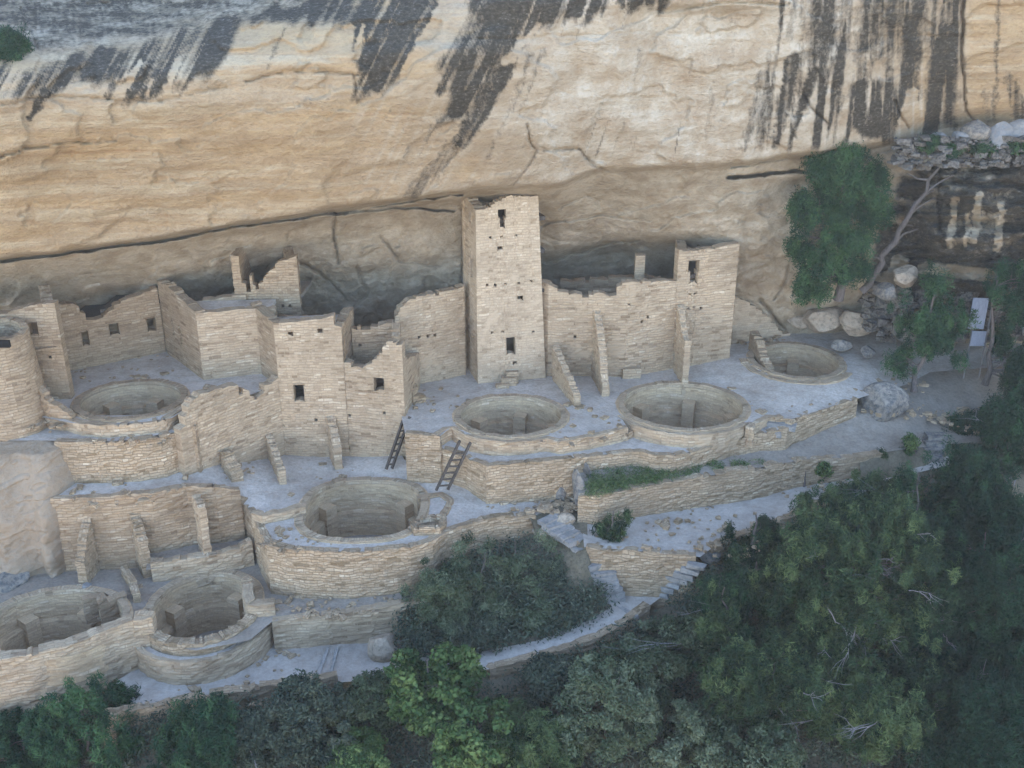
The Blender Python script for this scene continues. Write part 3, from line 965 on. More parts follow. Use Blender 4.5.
    pal = ramp(nt, mott, [(0.3, (.47, .37, .27)), (0.5, (.55, .465, .37)), (0.68, (.62, .565, .49))])
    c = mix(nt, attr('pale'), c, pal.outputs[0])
    gr = ramp(nt, mott, [(0.3, (.33, .275, .205)), (0.5, (.44, .375, .29)), (0.7, (.54, .47, .385))])  # greys raised so the alcove looks lit through haze
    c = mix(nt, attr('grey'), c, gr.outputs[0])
    mr = ramp(nt, mott, [(0.3, (.86, .82, .78)), (0.55, (1, 1, 1)), (0.75, (1.08, 1.06, 1.04))])
    c = mix(nt, 1.0, c, mr.outputs[0], 'MULTIPLY')
    fr = ramp(nt, fine_, [(0.33, (.82, .80, .79)), (0.5, (1, 1, 1)), (0.7, (1.1, 1.1, 1.1))])
    c = mix(nt, 0.8, c, fr.outputs[0], 'MULTIPLY')
    c = mix(nt, 1.0, c, (.97, .93, .83), 'MULTIPLY')
    # varnish with speckle eating into it
    vs = noise(nt, mapping(nt, p, (1.6, 1.6, 0.8)), 3.2, 6, 0.75)
    ma = nt.nodes.new('ShaderNodeMath'); ma.operation = 'MULTIPLY_ADD'; ma.inputs[1].default_value = 1.35
    L.new(attr('varnish'), ma.inputs[0])
    ms = nt.nodes.new('ShaderNodeMath'); ms.operation = 'MULTIPLY_ADD'; ms.inputs[1].default_value = -1.3; ms.inputs[2].default_value = 0.55
    L.new(vs, ms.inputs[0]); L.new(ms.outputs[0], ma.inputs[2])
    vm = nt.nodes.new('ShaderNodeMapRange'); vm.inputs['From Min'].default_value = 0.26; vm.inputs['From Max'].default_value = 0.88
    L.new(ma.outputs[0], vm.inputs['Value'])
    gate = nt.nodes.new('ShaderNodeMapRange'); gate.inputs['From Min'].default_value = 0.02; gate.inputs['From Max'].default_value = 0.2
    L.new(attr('varnish'), gate.inputs['Value'])
    gm = nt.nodes.new('ShaderNodeMath'); gm.operation = 'MULTIPLY'; L.new(vm.outputs[0], gm.inputs[0]); L.new(gate.outputs[0], gm.inputs[1])
    vc = ramp(nt, fine_, [(0.3, (.036, .029, .020)), (0.50, (.064, .052, .036)), (0.62, (.11, .092, .068)), (0.72, (.32, .27, .21))])
    c = mix(nt, gm.outputs[0], c, vc.outputs[0])
    L.new(c, b.inputs['Base Color'])
    n1 = bump(nt, strata, 0.3, 0.25)
    n2 = bump(nt, mott, 0.55, 0.35, n1)
    n3 = bump(nt, fine_, 0.9, 0.14, n2)
    L.new(n3, b.inputs['Normal'])
    o = link('cliff', me, m)
    meta(o, kind='structure')
build_cliff()

# ------------------------------------------------------------------ levels (metres)
ZB = -2.0      # middle terrace
ZC = -3.9      # lower rooms
ZL = 1.0       # upper left court

# ------------------------------------------------------------------ kivas
def kiva_outline(c, rx, ry, grow=0.0, n=56, sq=2.0, rot=0.0):
    out = []
    for k in range(n):
        a = 2 * math.pi * k / n
        ca, sa = math.cos(a), math.sin(a)
        x = (rx + grow) * math.copysign(abs(ca) ** (2 / sq), ca)
        y = (ry + grow) * math.copysign(abs(sa) ** (2 / sq), sa)
        out.append((c[0] + x * math.cos(rot) - y * math.sin(rot), c[1] + x * math.sin(rot) + y * math.cos(rot)))
    return out

KIV = {}
def kiva(key, label, px, py, z, rx, ry, depth=2.0, sq=2.0, rot=0.0, bench=0.95, pil=6, pila=0.3, coping=0.22, cop_h=0.07, mat='stone', niche=None, pit='pit_stone'):
    c = XY(px, py, z)
    KIV[key] = (c, rx, ry, z, sq, rot)
    t = thing('kiva', label, 'kiva', (c[0], c[1], z - depth))
    t['group'] = 'round sunken kivas'
    r = random.Random(int(px))
    ou = lambda g, n=56: kiva_outline(c, rx, ry, g, n, sq, rot)
    # lining wall above the bench (front faces the middle)
    ring = ou(0.0)[::-1]; ring = ring + [ring[0]]
    masonry('lining_wall', [p for p in ring][::-1], z + 0.03, z - depth + bench - 0.02, M[pit], t, thick=-0.3, closed=True, ragged=0.02, cell=0.2, relief=0.015)
    # the path runs counter-clockwise: its left side is the inside, so thickness is negative (outwards)
    ring2 = ou(-0.28); ring2 = ring2 + [ring2[0]]
    masonry('bench', ring2, z - depth + bench, z - depth - 0.05, M[pit], t, thick=-0.30, closed=True, ragged=0.0, cell=0.2, relief=0.012)
    # coping ring
    w = Poly()
    n = 56
    a = ou(-0.02 , n); b = ou(coping, n)
    h = [z + cop_h + r.uniform(-.03, .03) for _ in range(n)]
    gb = [r.uniform(-.05, .05) for _ in range(n)]
    cc = c
    for i in range(n):
        j = (i + 1) % n
        tt = min(1, max(0, r.gauss(.6, .25)))
        def out(k, g):
            dx, dy = b[k][0] - cc[0], b[k][1] - cc[1]; l = math.hypot(dx, dy)
            return (b[k][0] + dx / l * g, b[k][1] + dy / l * g)
        bi, bj = out(i, gb[i]), out(j, gb[j])
        hh = (h[i] + h[j]) / 2
        hi = hj = hh + r.uniform(-.012, .012)
        w.quad((*a[i], hi), (*bi, hi), (*bj, hj), (*a[j], hj), t=tt)
        w.quad((*bi, z - .22), (*bj, z - .22), (*bj, hj), (*bi, hi), t=tt)
        w.quad((*a[j], z - .1), (*a[i], z - .1), (*a[i], hi), (*a[j], hj), t=tt)
    w.build('coping', M[mat], t)
    # floor
    me = sheet_mesh([(p[0], p[1], z - depth) for p in ou(-0.25, 40)], 0.3)
    link('floor', me, M['dirt'], t)
    # pilasters standing on the bench
    for k in range(pil):
        a_ = pila + 2 * math.pi * k / pil
        n_ = 56
        q = ou(-0.17, 360)[int(math.degrees(a_)) % 360]
        q0 = ou(0.0, 360)[int(math.degrees(a_)) % 360]
        ang = math.atan2(q[1] - c[1], q[0] - c[0])
        pw, pd = 0.48, 0.46
        ux, uy = math.cos(ang), math.sin(ang)
        m_ = (q0[0] - ux * pd / 2, q0[1] - uy * pd / 2)
        base = [(m_[0] + (-uy) * sx * pw / 2 - ux * pd / 2, m_[1] + ux * sx * pw / 2 - uy * pd / 2) for sx in (1, -1)]
        # three exposed sides: side, front, side
        A = (q0[0] - uy * pw / 2 + ux * .1, q0[1] + ux * pw / 2 + uy * .1); B = base[0]; C_ = base[1]; D = (q0[0] + uy * pw / 2 + ux * .1, q0[1] - ux * pw / 2 + uy * .1)
        zt_ = z - 0.62
        zb_ = z - depth - 0.02
        p_ = Poly()
        cs = 0.1; zz = zb_
        while zz < zt_ - .01:
            z2 = min(zz + cs, zt_)
            tt = min(1, max(0, r.gauss(.5, .25)))
            for u_, v_ in ((A, B), (B, C_), (C_, D)):
                p_.quad((*v_, zz), (*u_, zz), (*u_, z2), (*v_, z2), t=tt)
            zz = z2
        p_.quad((*B, zt_), (*C_, zt_), (*D, zt_), (*A, zt_), t=.7)
        p_.build('pilaster', M[pit], t)
    # fire pit and its low deflector wall
    fp = Poly()
    for k in range(12):
        a_ = 2 * math.pi * k / 12
        fp.box((c[0] + .34 * math.cos(a_), c[1] + .34 * math.sin(a_), z - depth + .05), (.17, .12, .12), a_ + math.pi / 2, r.random(), .015)
    fp.build('fire_pit', M['rubble'], t)
    df = Poly()
    df.box((c[0] + .1, c[1] - .95, z - depth + .25), (.9, .16, .5), 0.1, .6, .02)
    df.build('deflector', M[pit], t)
    return t

def sheet_mesh(pts, step):
    verts = [Vector(p[:2]) for p in pts]; n = len(verts)
    edges = [(i, (i + 1) % n) for i in range(n)]
    xs = [p[0] for p in pts]; ys = [p[1] for p in pts]
    x = min(xs)
    while x < max(xs):
        y = min(ys)
        while y < max(ys):
            if inside(pts, x, y): verts.append(Vector((x, y)))
            y += step
        x += step
    ov, oe, of, *_ = delaunay_2d_cdt(verts, edges, [], 1, 1e-5)
    V = [(v.x, v.y, pts[0][2] + .02 * float(vnoise(v.x * 2, v.y * 2))) for v in ov]
    F = []
    for f in of:
        a, b, c = (ov[i] for i in f)
        if (b - a).cross(c - a) < 0: f = [f[0], f[2], f[1]]
        F += list(f)
    return mesh_np('floor', V, F, 3, smooth=True)

def hole(key, g=0.12):
    c, rx, ry, z, sq, rot = KIV[key]
    return [q + (z,) for q in kiva_outline(c, rx, ry, g, 48, sq, rot)]

kiva('k0', 'kiva in the shaded upper left court below three small windows', 131, 400, ZL, 1.78, 1.62, 1.5, bench=0.6, pil=6, mat='brown_stone')
kiva('k1', 'kiva directly below the tall four-storey tower, between ladder and buttress', 511, 416, 0.0, 1.90, 1.74, 1.9)
kiva('k2', 'largest open kiva on the upper plaza, in front of the T-door tower on the right', 683, 406, 0.0, 2.26, 2.10, 2.0, pil=6, pila=.25)
kiva('k3', 'farthest kiva near the cliff foot, at the right end of the plaza', 796, 361, 0.3, 1.72, 1.85, 1.8)
kiva('k4', 'squarish kiva on the middle terrace beside the lower ladder', 363, 509, ZB, 2.03, 2.02, 2.1, sq=2.7, pil=4, pila=.9)
kiva('k5', 'half ruined kiva at the lower left edge behind a long curving wall', 54, 622, -3.75, 2.15, 1.75, 1.9, pil=6)
kiva('k6', 'small kiva with a double stone rim at the bottom left next to the trail', 204, 606, ZC, 1.66, 1.88, 2.1, pil=4, pila=1.1)

# ------------------------------------------------------------------ ground sheets
arc = lambda key, g, a0, a1, n=14: [(lambda p: p)(q) for q in _arc(key, g, a0, a1, n)]
def _arc(key, g, a0, a1, n):
    c, rx, ry, z, sq, rot = KIV[key]
    ol = kiva_outline(c, rx, ry, g, 360, sq, rot)
    return [ol[int(a0 + (a1 - a0) * k / (n - 1)) % 360] + (z,) for k in range(n)]

# the upper plaza, front edge follows the kiva parapets
front_edge = ([W(405, 433, -0.02), W(440, 436, -0.02)] + _arc('k1', 0.46, 205, 300, 12) + [W(560, 441, 0), W(612, 431, 0), W(628, 428, 0)]
              + _arc('k2', 0.44, 205, 325, 14) + [W(748, 428, 0), W(768, 417, 0), W(792, 419, 0), W(856, 399, 0)])
plaza = front_edge + [W(905, 385, .05), W(930, 372, .1), W(1100, 360, .3)] + [(30, 9, .8), (-8, 9, .2), W(395, 340, 0), W(398, 400, 0)]
sheet('plaza', plaza, M['dust'], holes=[hole('k1'), hole('k2'), hole('k3')], world_pts=True)
# walkway one step lower, in front of the two parapets
ZW = -0.5
walk_out = [W(440, 447, -.5), W(464, 457, -.62), W(487, 466, -.56), W(520, 463, ZW), W(560, 459, ZW), W(600, 455, ZW), W(636, 451, ZW), W(655, 455, ZW), W(676, 455, ZW), W(710, 447, ZW), W(735, 440, ZW), W(759, 434, ZW + .1), W(789, 427, ZW + .3)]
walk_in = [W(792, 412, -.15), W(748, 412, ZW), W(690, 425, ZW), W(640, 415, ZW), W(560, 430, ZW), W(470, 420, ZW), W(436, 430, ZW)]
sheet('path', walk_out + walk_in, M['dust'], holes=[[q[:2] for q in hole('k1', .3)], [q[:2] for q in hole('k2', .3)]], world_pts=True, wav=.015)
# middle terrace
terr_out = [(50, 499, -1.0), (100, 497, -1.0), (150, 493, -1.0), (186, 486, -1.0), (215, 487, -1.15), (236, 490, -1.5), (243, 503, ZB), (252, 516, ZB), (259, 530, ZB), (266, 544, ZB),
            (290, 549, ZB), (317, 551, ZB), (350, 552, ZB), (382, 550, ZB), (410, 547, ZB), (432, 541, ZB), (448, 531, ZB), (470, 523, ZB), (499, 516, ZB), (535, 515, ZB - .1), (553, 510, ZB - .15), (560, 480, ZB), (490, 490, ZB), (442, 466, -1.6), (405, 460, -1.6), (395, 445, -1.75), (330, 440, ZB), (270, 445, ZB), (228, 455, -1.4), (205, 460, -1.0), (180, 470, -1.0), (50, 470, -1.0)]
sheet('terrace_ground', terr_out, M['dust'], holes=[hole('k4')])
# ledge under the upper left kiva and the court itself
Z2 = 0.55
sheet('ledge', [(-60, 440, Z2), (60, 441, Z2), (95, 442, Z2), (130, 440, Z2), (176, 432, Z2), (181, 415, Z2), (100, 415, Z2), (-60, 415, Z2)], M['dust'])
sheet('courtyard_ground', [(40, 417, ZL), (70, 423, ZL), (100, 425, ZL), (140, 423, ZL), (172, 418, ZL), (186, 409, ZL), (195, 408, ZL), (232, 402, ZL), (274, 386, ZL), (290, 380, ZL), (290, 340, ZL), (160, 335, ZL), (40, 340, ZL)], M['dust'], holes=[hole('k0')])
# lower rooms
sheet('lower_ground', [(-80, 560, ZC), (30, 556, ZC), (150, 545, ZC), (262, 540, ZC), (300, 560, -3.7), (420, 570, -3.6), (440, 590, -3.7), (404, 604, -3.7), (340, 612, -3.8), (272, 622, ZC), (250, 640, ZC), (196, 650, ZC), (160, 645, ZC), (146, 622, ZC), (132, 628, ZC), (115, 620, ZC), (60, 640, ZC), (0, 655, ZC), (-80, 660, ZC)],
      M['dirt'], holes=[hole('k5'), hole('k6')])
# trail
sheet('trail', [(112, 692, -5.05), (150, 712, -5.0), (200, 703, -5.0), (320, 684, -5.0), (400, 678, -5.0), (490, 669, -4.9), (560, 651, -4.6), (600, 637, -4.4), (627, 622, -4.3), (668, 592, -4.15), (696, 580, -4.1), (670, 570, -4.1), (590, 570, -4.1), (598, 592, -4.15), (612, 606, -4.2), (590, 620, -4.35), (540, 640, -4.6), (480, 652, -4.85), (400, 640, -5.0), (300, 630, -5.0), (150, 660, -5.0), (118, 680, -5.03)], M['path'], wav=.02)
# upper branch of the trail and the planted ledge above it
sheet('trail', [(584, 547, -2.4), (620, 549, -2.42), (700, 557, -2.5), (712, 548, -2.5), (760, 530, -2.5), (815, 510, -2.3), (870, 490, -2.05), (905, 476, -1.9), (960, 462, -1.75), (960, 440, -1.6), (900, 445, -1.75), (870, 462, -1.95), (740, 490, -2.45), (640, 508, -2.4), (582, 515, -2.4)], M['path'], wav=.02)
sheet('ledge', [(578, 496, -1.35), (600, 496, -1.3), (700, 477, -1.22), (760, 467, -1.15), (800, 461, -1.2), (850, 457, -1.2), (885, 453, -1.25), (940, 445, -1.45), (1060, 440, -1.4), (1060, 335, .2), (930, 355, -.12), (890, 372, -.3), (868, 398, -.5), (800, 420, -.9), (740, 447, -1.05), (700, 455, -1.08), (640, 458, -.98), (578, 462, -1.0)], M['dirt'], wav=.08)

def wz(px, py, zt, zb): return W(px, py, zt)[:2] + (zb,)
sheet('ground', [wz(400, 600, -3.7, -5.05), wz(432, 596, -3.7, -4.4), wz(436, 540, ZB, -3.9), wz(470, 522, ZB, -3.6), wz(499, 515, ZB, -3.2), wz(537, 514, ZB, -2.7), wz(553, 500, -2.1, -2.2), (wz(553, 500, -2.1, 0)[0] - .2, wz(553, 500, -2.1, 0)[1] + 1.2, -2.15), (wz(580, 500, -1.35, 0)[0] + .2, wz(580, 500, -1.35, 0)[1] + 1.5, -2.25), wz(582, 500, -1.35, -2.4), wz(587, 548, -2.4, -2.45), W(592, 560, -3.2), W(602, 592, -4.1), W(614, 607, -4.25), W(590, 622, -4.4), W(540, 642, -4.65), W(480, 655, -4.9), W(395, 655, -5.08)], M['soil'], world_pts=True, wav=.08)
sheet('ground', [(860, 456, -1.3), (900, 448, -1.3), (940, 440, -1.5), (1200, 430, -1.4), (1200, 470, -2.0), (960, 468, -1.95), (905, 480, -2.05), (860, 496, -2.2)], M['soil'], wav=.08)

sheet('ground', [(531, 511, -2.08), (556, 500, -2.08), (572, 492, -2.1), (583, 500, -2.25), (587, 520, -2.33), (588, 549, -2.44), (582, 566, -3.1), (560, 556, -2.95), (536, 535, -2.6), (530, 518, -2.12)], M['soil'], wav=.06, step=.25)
# ------------------------------------------------------------------ towers and houses
def building(name, label, cat='building'):
    return thing(name, label, cat, (0, 0, 0))

def slab(name, pts, z, mat, parent, th=0.16):
    """flat roof or floor from XY points"""
    p = Poly()
    n = len(pts)
    if n == 4:
        b = [(x, y, z - th) for x, y in pts]; t = [(x, y, z) for x, y in pts]
        p.box8(b, t, .5)
    return p.build(name, mat, parent)

# main tower
T = building('stone_tower', 'tallest square stone tower, four storeys with a T-shaped doorway near its top', 'tower')
tl = XY(478, 384, 0); tr = XY(546, 378, 0)
tb = WY(463.5, 300, 2.0)[:2]; tbr = (tr[0] - 0.6, 2.6)
S_ = 'stone_plaster'
T.location = (tl[0] + 1, 1, 0)
masonry('front_wall', [tl, tr], [(478, 210), (482, 210), (486, 209), (491, 206), (497, 203), (503, 201), (508, 198), (514, 195.5), (530, 196), (538, 196)], -.3, M[S_], T, openings=[(501, 209, 511, 219.5, 2), (503.4, 218, 509, 229, 1), (499.5, 246, 506, 251.5), (520, 295.5, 527, 301), (507, 337, 517, 355), (513, 361, 518, 365)],
        holes=[(492, 238), (505, 237), (521, 236), (488, 285), (497, 285), (508, 284.5), (522.5, 283.5), (536, 281.5), (493, 333), (504, 332), (536, 332)], ragged=.05, relief=.012, lean=-.05)
masonry('side_wall', [tb, (tl[0], tl[1] + .02)], [('s', 0, 7.55), ('s', .35, 7.5), ('s', .5, 7.2), ('s', 1, 7.05)], -.3, M[S_], T, openings=[(468.5, 212, 471, 224), (469.5, 258, 472, 278)], ragged=.05, frames=False)
masonry('side_wall', [(tr[0] - .42, tr[1] + .4), tbr], 7.2, -.3, M[S_], T, ragged=.04)
masonry('back_wall', [tbr, tb], 7.3, -.3, M[S_], T, ragged=.06)
for zz in (1.9, 3.7, 5.3, 6.6):
    slab('floor', [(tl[0] + .3, tl[1] + .3), (tr[0] - .1, tr[1] + .3), (tbr[0] - .1, tbr[1] - .05), (tb[0] + .35, tb[1] - .05)], zz, M['wood'], T)

# the round tower cut by the left edge
c0 = XY(-2, 440, Z2); c0 = (c0[0], c0[1] + 1.25)
ring = [(c0[0] + 1.36 * math.cos(a), c0[1] + 1.36 * math.sin(a)) for a in np.linspace(-math.pi, math.pi, 33)]
RT = building('round_tower', 'tapering round stone tower at the left edge with one tiny window', 'tower')
RT.location = (c0[0], c0[1], Z2)
masonry('wall', ring, [('s', 0, 4.1), ('s', .5, 4.05), ('s', .75, 4.25), ('s', 1, 4.1)], Z2 - .4, M['brown_stone'], RT, thick=.33, closed=True, taper=.055, ragged=.06, openings=(), holes=[])
# small window: black block on its face, painted as the opening's shade
wq = Poly()
zw = zrow(c0[1] - 1.2, 345)
xw = WY(4, 345, c0[1] - 1.14)[0]
wq.box((xw, c0[1] - 1.085, zw), (.34, .12, .24), 0, 0, 0)
mdark, ntd, bd = new_mat('opening_shade'); bd.inputs['Base Color'].default_value = (.012, .011, .010, 1)
wq.build('window', mdark, [c_ for c_ in RT.children][0] if RT.children else RT)

# building behind it
L1 = building('stone_house', 'brown stone house beside the round tower with one square window and a beam ledge')
a = XY(-60, 402, ZL); b_ = XY(71.5, 399, ZL)
L1.location = (b_[0] - 2, b_[1] + 1, ZL)
masonry('front_wall', [a, b_], [(-60, 322), (0, 315), (14, 311), (28, 306), (40, 304), (62, 302)], ZL - .3, M['brown_stone'], L1, openings=[(28.5, 322, 38.5, 336)], holes=[(34, 354), (50, 357)], ragged=.05)
bk = (b_[0] - 1.35, b_[1] + 2.8)
masonry('side_wall', [(b_[0] - .2, b_[1] + .4), bk], 4.5, ZL - .3, M['brown_stone'], L1)
slab('roof', [(a[0], a[1] + .3), (b_[0] - .15, b_[1] + .3), (b_[0] - 1.5, b_[1] + 2.7), (a[0], a[1] + 2.8)], 3.5, M['brown_stone'], L1)  # unseen slab added to keep the window dark
bl = Poly(); zz = zrow(b_[1], 350)
e1 = XY(25, 402, ZL); bl.beam((e1[0], e1[1] - .04, zz), (b_[0] - .2, b_[1] - .04, zz + .12), .14, .5, .07); bl.build('beam_ledge', M['brown_stone'], L1)

# back wall of the court
L2 = building('stone_house', 'long back house of the shaded court with three small square windows')
a = XY(64, 372, ZL); b_ = XY(166, 352, ZL)
L2.location = (a[0] + 2, a[1] + 1, ZL)
masonry('front_wall', [a, b_], [(64, 304), (74, 304), (82, 310), (88, 318), (92, 321), (98, 319), (106, 314), (112, 309), (117, 303), (120, 302), (135, 296), (150, 290), (166, 285)], ZL - .3, M['brown_stone'], L2,
        openings=[(81.5, 331, 89.5, 346), (109, 323, 119.5, 336), (146.5, 317.5, 156.5, 332)], ragged=.05)
am = (a[0] + (b_[0] - a[0]) * .38, a[1] + (b_[1] - a[1]) * .38)
slab('roof', [(a[0], a[1] + .4), (am[0], am[1] + .4), (am[0], am[1] + 2.6), (a[0], a[1] + 3.0)], 2.72, M['wood'], L2)  # unseen slab added so the left window stays dark
slab('roof', [(am[0] + .02, am[1] + .4), (b_[0], b_[1] + .4), (b_[0] + .1, b_[1] + 2.2), (am[0] + .02, am[1] + 2.6)], 3.12, M['wood'], L2)  # second added slab, darkens the other two windows

# block between the court and the square house
M1 = building('stone_house', 'blocky stone house with a plain light front and slit doors facing the shaded court')
m1l = XY(204, 380, ZL); m1r = XY(252, 374, ZL); m1b = XY(167, 353, ZL)
M1.location = (m1l[0] + .5, m1l[1] + .5, ZL)
masonry('front_wall', [m1l, m1r, (m1r[0] + 1.1, m1r[1] + .1)], [(199, 313), (215, 312), (232, 310), (252, 309), (262, 309)], ZL - .4, M['stone'], M1, ragged=.04)
masonry('side_wall', [m1b, (m1l[0] - .02, m1l[1])], [('s', 0, zrow(m1b[1], 281)), ('s', .25, zrow(m1b[1] - .6, 284)), ('s', .5, zrow(m1b[1] - 1.5, 295)), ('s', .8, zrow(m1l[1] + .6, 305)), ('s', 1, zrow(m1l[1], 312))], ZL - .3, M['brown_stone'], M1, openings=[(171.5, 318, 173.5, 336), (179, 326, 181, 345)], frames=False)
# roof-level rooms
zr = zrow(m1l[1] + 1.4, 301)
slab('roof', [(m1l[0] + .3, m1l[1] + .3), (m1r[0] + .9, m1r[1] + .4), (m1r[0] + .9, m1r[1] + 1.2), (m1l[0] - .55, m1l[1] + 1.55)], 3.62, M['dust'], M1)
ma = WY(184, 304, -.5); mb = WY(246, 299, -.2)
masonry('parapet', [ma[:2], mb[:2]], [(184, 304), (197, 304), (200, 300), (215, 299), (228, 296), (240, 295)], 3.0, M['stone'], M1, ragged=.03)

# upper house with a notch and a pillar of wall
U = building('stone_house', 'broken upper house on the roofs with a tall notch and slanting top')
u0 = WY(238, 300, -.1); u1 = WY(301.5, 318, 0.0)
U.location = (u0[0] + 1, .5, 2.4)
masonry('front_wall', [u0[:2], u1[:2]], [(237, 272), (250, 273), (250.4, 293), (257, 293), (257.5, 284), (262, 282), (265, 276), (272, 268), (277, 262), (285, 260), (293, 257), (298, 255), (301, 256)], 1.2, M['brown_stone'], U, ragged=.03, cell=.14, holes=[(259, 305), (283, 306), (290, 306)])
masonry('side_wall', [(u0[0] - .25, u0[1] + 2.6), (u0[0] - .1, u0[1] - .02)], [('s', 0, 5.6), ('s', .6, 5.3), ('s', .98, zrow(u0[1], 256)), ('s', 1, zrow(u0[1], 270))], 1.2, M['brown_stone'], U, thick=.3)
masonry('side_wall', [(u1[0] - .12, u1[1] + .4), (u1[0] - .7, u1[1] + 2.4)], [('s', 0, 5.1), ('s', 1, 5.1)], 1.2, M['brown_stone'], U, thick=.35)
slab('floor', [(u0[0] + .2, u0[1] + .3), (u1[0] - .1, u1[1] + .3), (u1[0], u1[1] + 2.5), (u0[0] + .2, u0[1] + 2.6)], 3.5, M['dirt'], U)

# square two-storey house and the long wall of which it is part
F1 = building('stone_house', 'square two-storey house with two tiny upper windows above one doorway')
f_a = XY(186, 476, -1.05); f_b = XY(232, 469, -1.55); f_c = XY(286, 459, ZB); f_d = XY(350, 459, ZB); f_e = XY(407, 464, ZB)
F1.location = (f_c[0] + 1, f_c[1] + 1, ZB)
masonry('front_wall', [f_c, f_d], [(274, 323), (290, 322), (310, 320), (325, 318), (331, 316), (333, 314.5), (343, 315), (344, 340), (347, 366)], ZB - .4, M['stone'], F1, openings=[(287.5, 331.5, 293.5, 336.5), (317, 328, 323, 333), (293.5, 384.5, 304.5, 401.5)],
        holes=[(283, 426), (316, 420)], ragged=.02, relief=.012)
m2b = (WY(251, 311, f_c[1] + 1.7)[0], f_c[1] + 1.7)
xr0 = WY(344, 360, f_d[1])[0]
masonry('side_wall', [m2b, (f_c[0] - .01, f_c[1] + .02)], [('s', 0, 3.72), ('s', 1, zrow(f_c[1], 323))], ZB, M['brown_stone'], F1)
masonry('back_wall', [(xr0, f_d[1] + 2.15), (m2b[0] + .1, m2b[1] + .05)], 3.1, ZB, M['brown_stone'], F1, thick=-.2)
f_dm = Path([f_c, f_d]).at(3.3)
f_db = (f_d[0] - .1, f_d[1] + 2.2)
masonry('side_wall', [(WY(344, 360, f_d[1])[0] + .02, f_d[1] + .38), (WY(344, 360, f_d[1])[0] + .1, f_db[1])], 3.4, ZB, M['brown_stone'], F1, thick=.35)
xr = WY(344, 360, f_d[1])[0]
slab('roof', [(f_c[0] + .25, f_c[1] + .33), (xr - .1, f_d[1] + .33), (xr, f_db[1]), (m2b[0] + .2, m2b[1] + .1)], 3.12, M['dust'], F1)

FL = building('ruined_wall', 'long battered wall stepping down leftwards from the square house to the court kiva', 'wall')
FL.location = (f_b[0], f_b[1], -1)
masonry('front_wall', [f_a, f_b, f_c], [(180, 432), (185, 424), (188, 408), (192, 401), (200, 394), (215, 390), (228, 387), (239, 384), (241, 385), (241.5, 401), (257, 402), (258, 397), (263, 394), (265, 386), (270, 384), (274, 380), (277, 378)], -1.8, M['stone'], FL, ragged=.06, cell=.18)
masonry('side_wall', [(f_a[0] + .35, f_a[1] + 2.3), (f_a[0] + .04, f_a[1] + .42)], [('s', 0, 1.5), ('s', .5, 1.2), ('s', 1, .75)], -1.5, M['brown_stone'], FL, ragged=.1)

FR = building('ruined_house', 'roofless ruined house with one window and a jagged top, right of the square house')
FR.location = (f_e[0] - 1, f_e[1] + 1, ZB)
masonry('front_wall', [(f_d[0] + .01, f_d[1] + .01), f_e], [(346, 362), (352, 364), (357, 367), (362, 369), (366, 367), (371, 361), (375, 357), (380, 352), (384, 347), (386, 343), (391, 341), (397, 343), (403, 344)], ZB - .4, M['stone'], FR, openings=[(373.5, 377.5, 384.5, 391.5)],
        holes=[(342, 419), (349.5, 415.5), (384, 413), (330, 416)], ragged=.09, cell=.17)
ra = (xr + .1, f_d[1] + 1.5); rb = (f_e[0] - .55, f_d[1] + 1.6)
masonry('back_wall', [ra, rb], [('s', 0, zrow(ra[1], 328)), ('s', .5, zrow(ra[1], 327)), ('s', 1, zrow(ra[1], 324))], ZB, M['brown_stone'], FR, holes=[(350, 345), (360, 345)])
masonry('side_wall', [rb, (f_e[0] - .5, f_e[1] + .3)], [('s', 0, zrow(rb[1], 323)), ('s', .5, 2.4), ('s', 1, zrow(f_e[1], 352))], ZB, M['brown_stone'], FR, thick=.3)
masonry('end_wall', [(f_e[0], f_e[1] + .02), (f_e[0] + .28, f_e[1] + 1.9), (f_e[0] + .35, f_e[1] + 3.4)], [('s', 0, 2.4), ('s', .3, 1.9), ('s', 1, 1.3)], ZB - .3, M['stone'], FR, thick=.4)

# wall between the ruined house and the main tower
N1 = building('ruined_wall', 'tall ragged curtain wall rising towards the left side of the tall tower', 'wall')
n0 = XY(398, 388, 0); n1 = XY(466, 375, 0)
N1.location = (n0[0] + 1, n0[1], 0)
masonry('wall', [(n0[0] - .6, n0[1] + .5), n0, n1], [(372, 326), (380, 324), (386, 323), (392, 320), (397, 316), (399, 311), (404, 306), (408, 300), (416, 297), (424, 296), (432, 294), (440, 292), (452, 290), (458, 288), (466, 285)], -.3, M['stone'], N1, ragged=.08, openings=[(402, 350, 406, 364)], holes=[(419, 337), (428, 336), (435, 335)], cell=.18)

# long wall to the right of the tower
R1 = building('ruined_wall', 'long high broken wall between the tall tower and the square corner tower', 'wall')
r0 = XY(546, 377, 0); r1 = XY(625, 377, 0); r2 = XY(690, 368, 0)
R1.location = ((r0[0] + r2[0]) / 2, r1[1], 0)
masonry('wall', [(r0[0] - .45, r0[1] + .42), (r0[0] + .06, r0[1] + .08), r1, (r2[0] - .05, r2[1] + .05)], [(543, 282), (549, 284), (553, 286), (557, 287), (558, 291), (563, 292), (585, 295), (594, 293), (600, 293), (606, 296), (613, 297), (615, 292), (618, 285), (623, 282), (645, 281), (664, 281), (690, 281)], -.3, M['stone'], R1, ragged=.05,
        holes=[(575, 337), (534, 332), (648, 317), (629, 305), (642, 322)], cell=.2)
R1b = building('ruined_wall', 'inner low room wall in the dark recess behind the long high wall', 'wall')
q0 = WY(560, 285, 3.4); q1 = WY(662, 270, 3.0)
R1b.location = (q0[0] + 2, 3.2, 2)
masonry('wall', [q0[:2], q1[:2]], [(560, 282), (600, 279), (640, 275), (662, 279)], 0, M['brown_stone'], R1b)
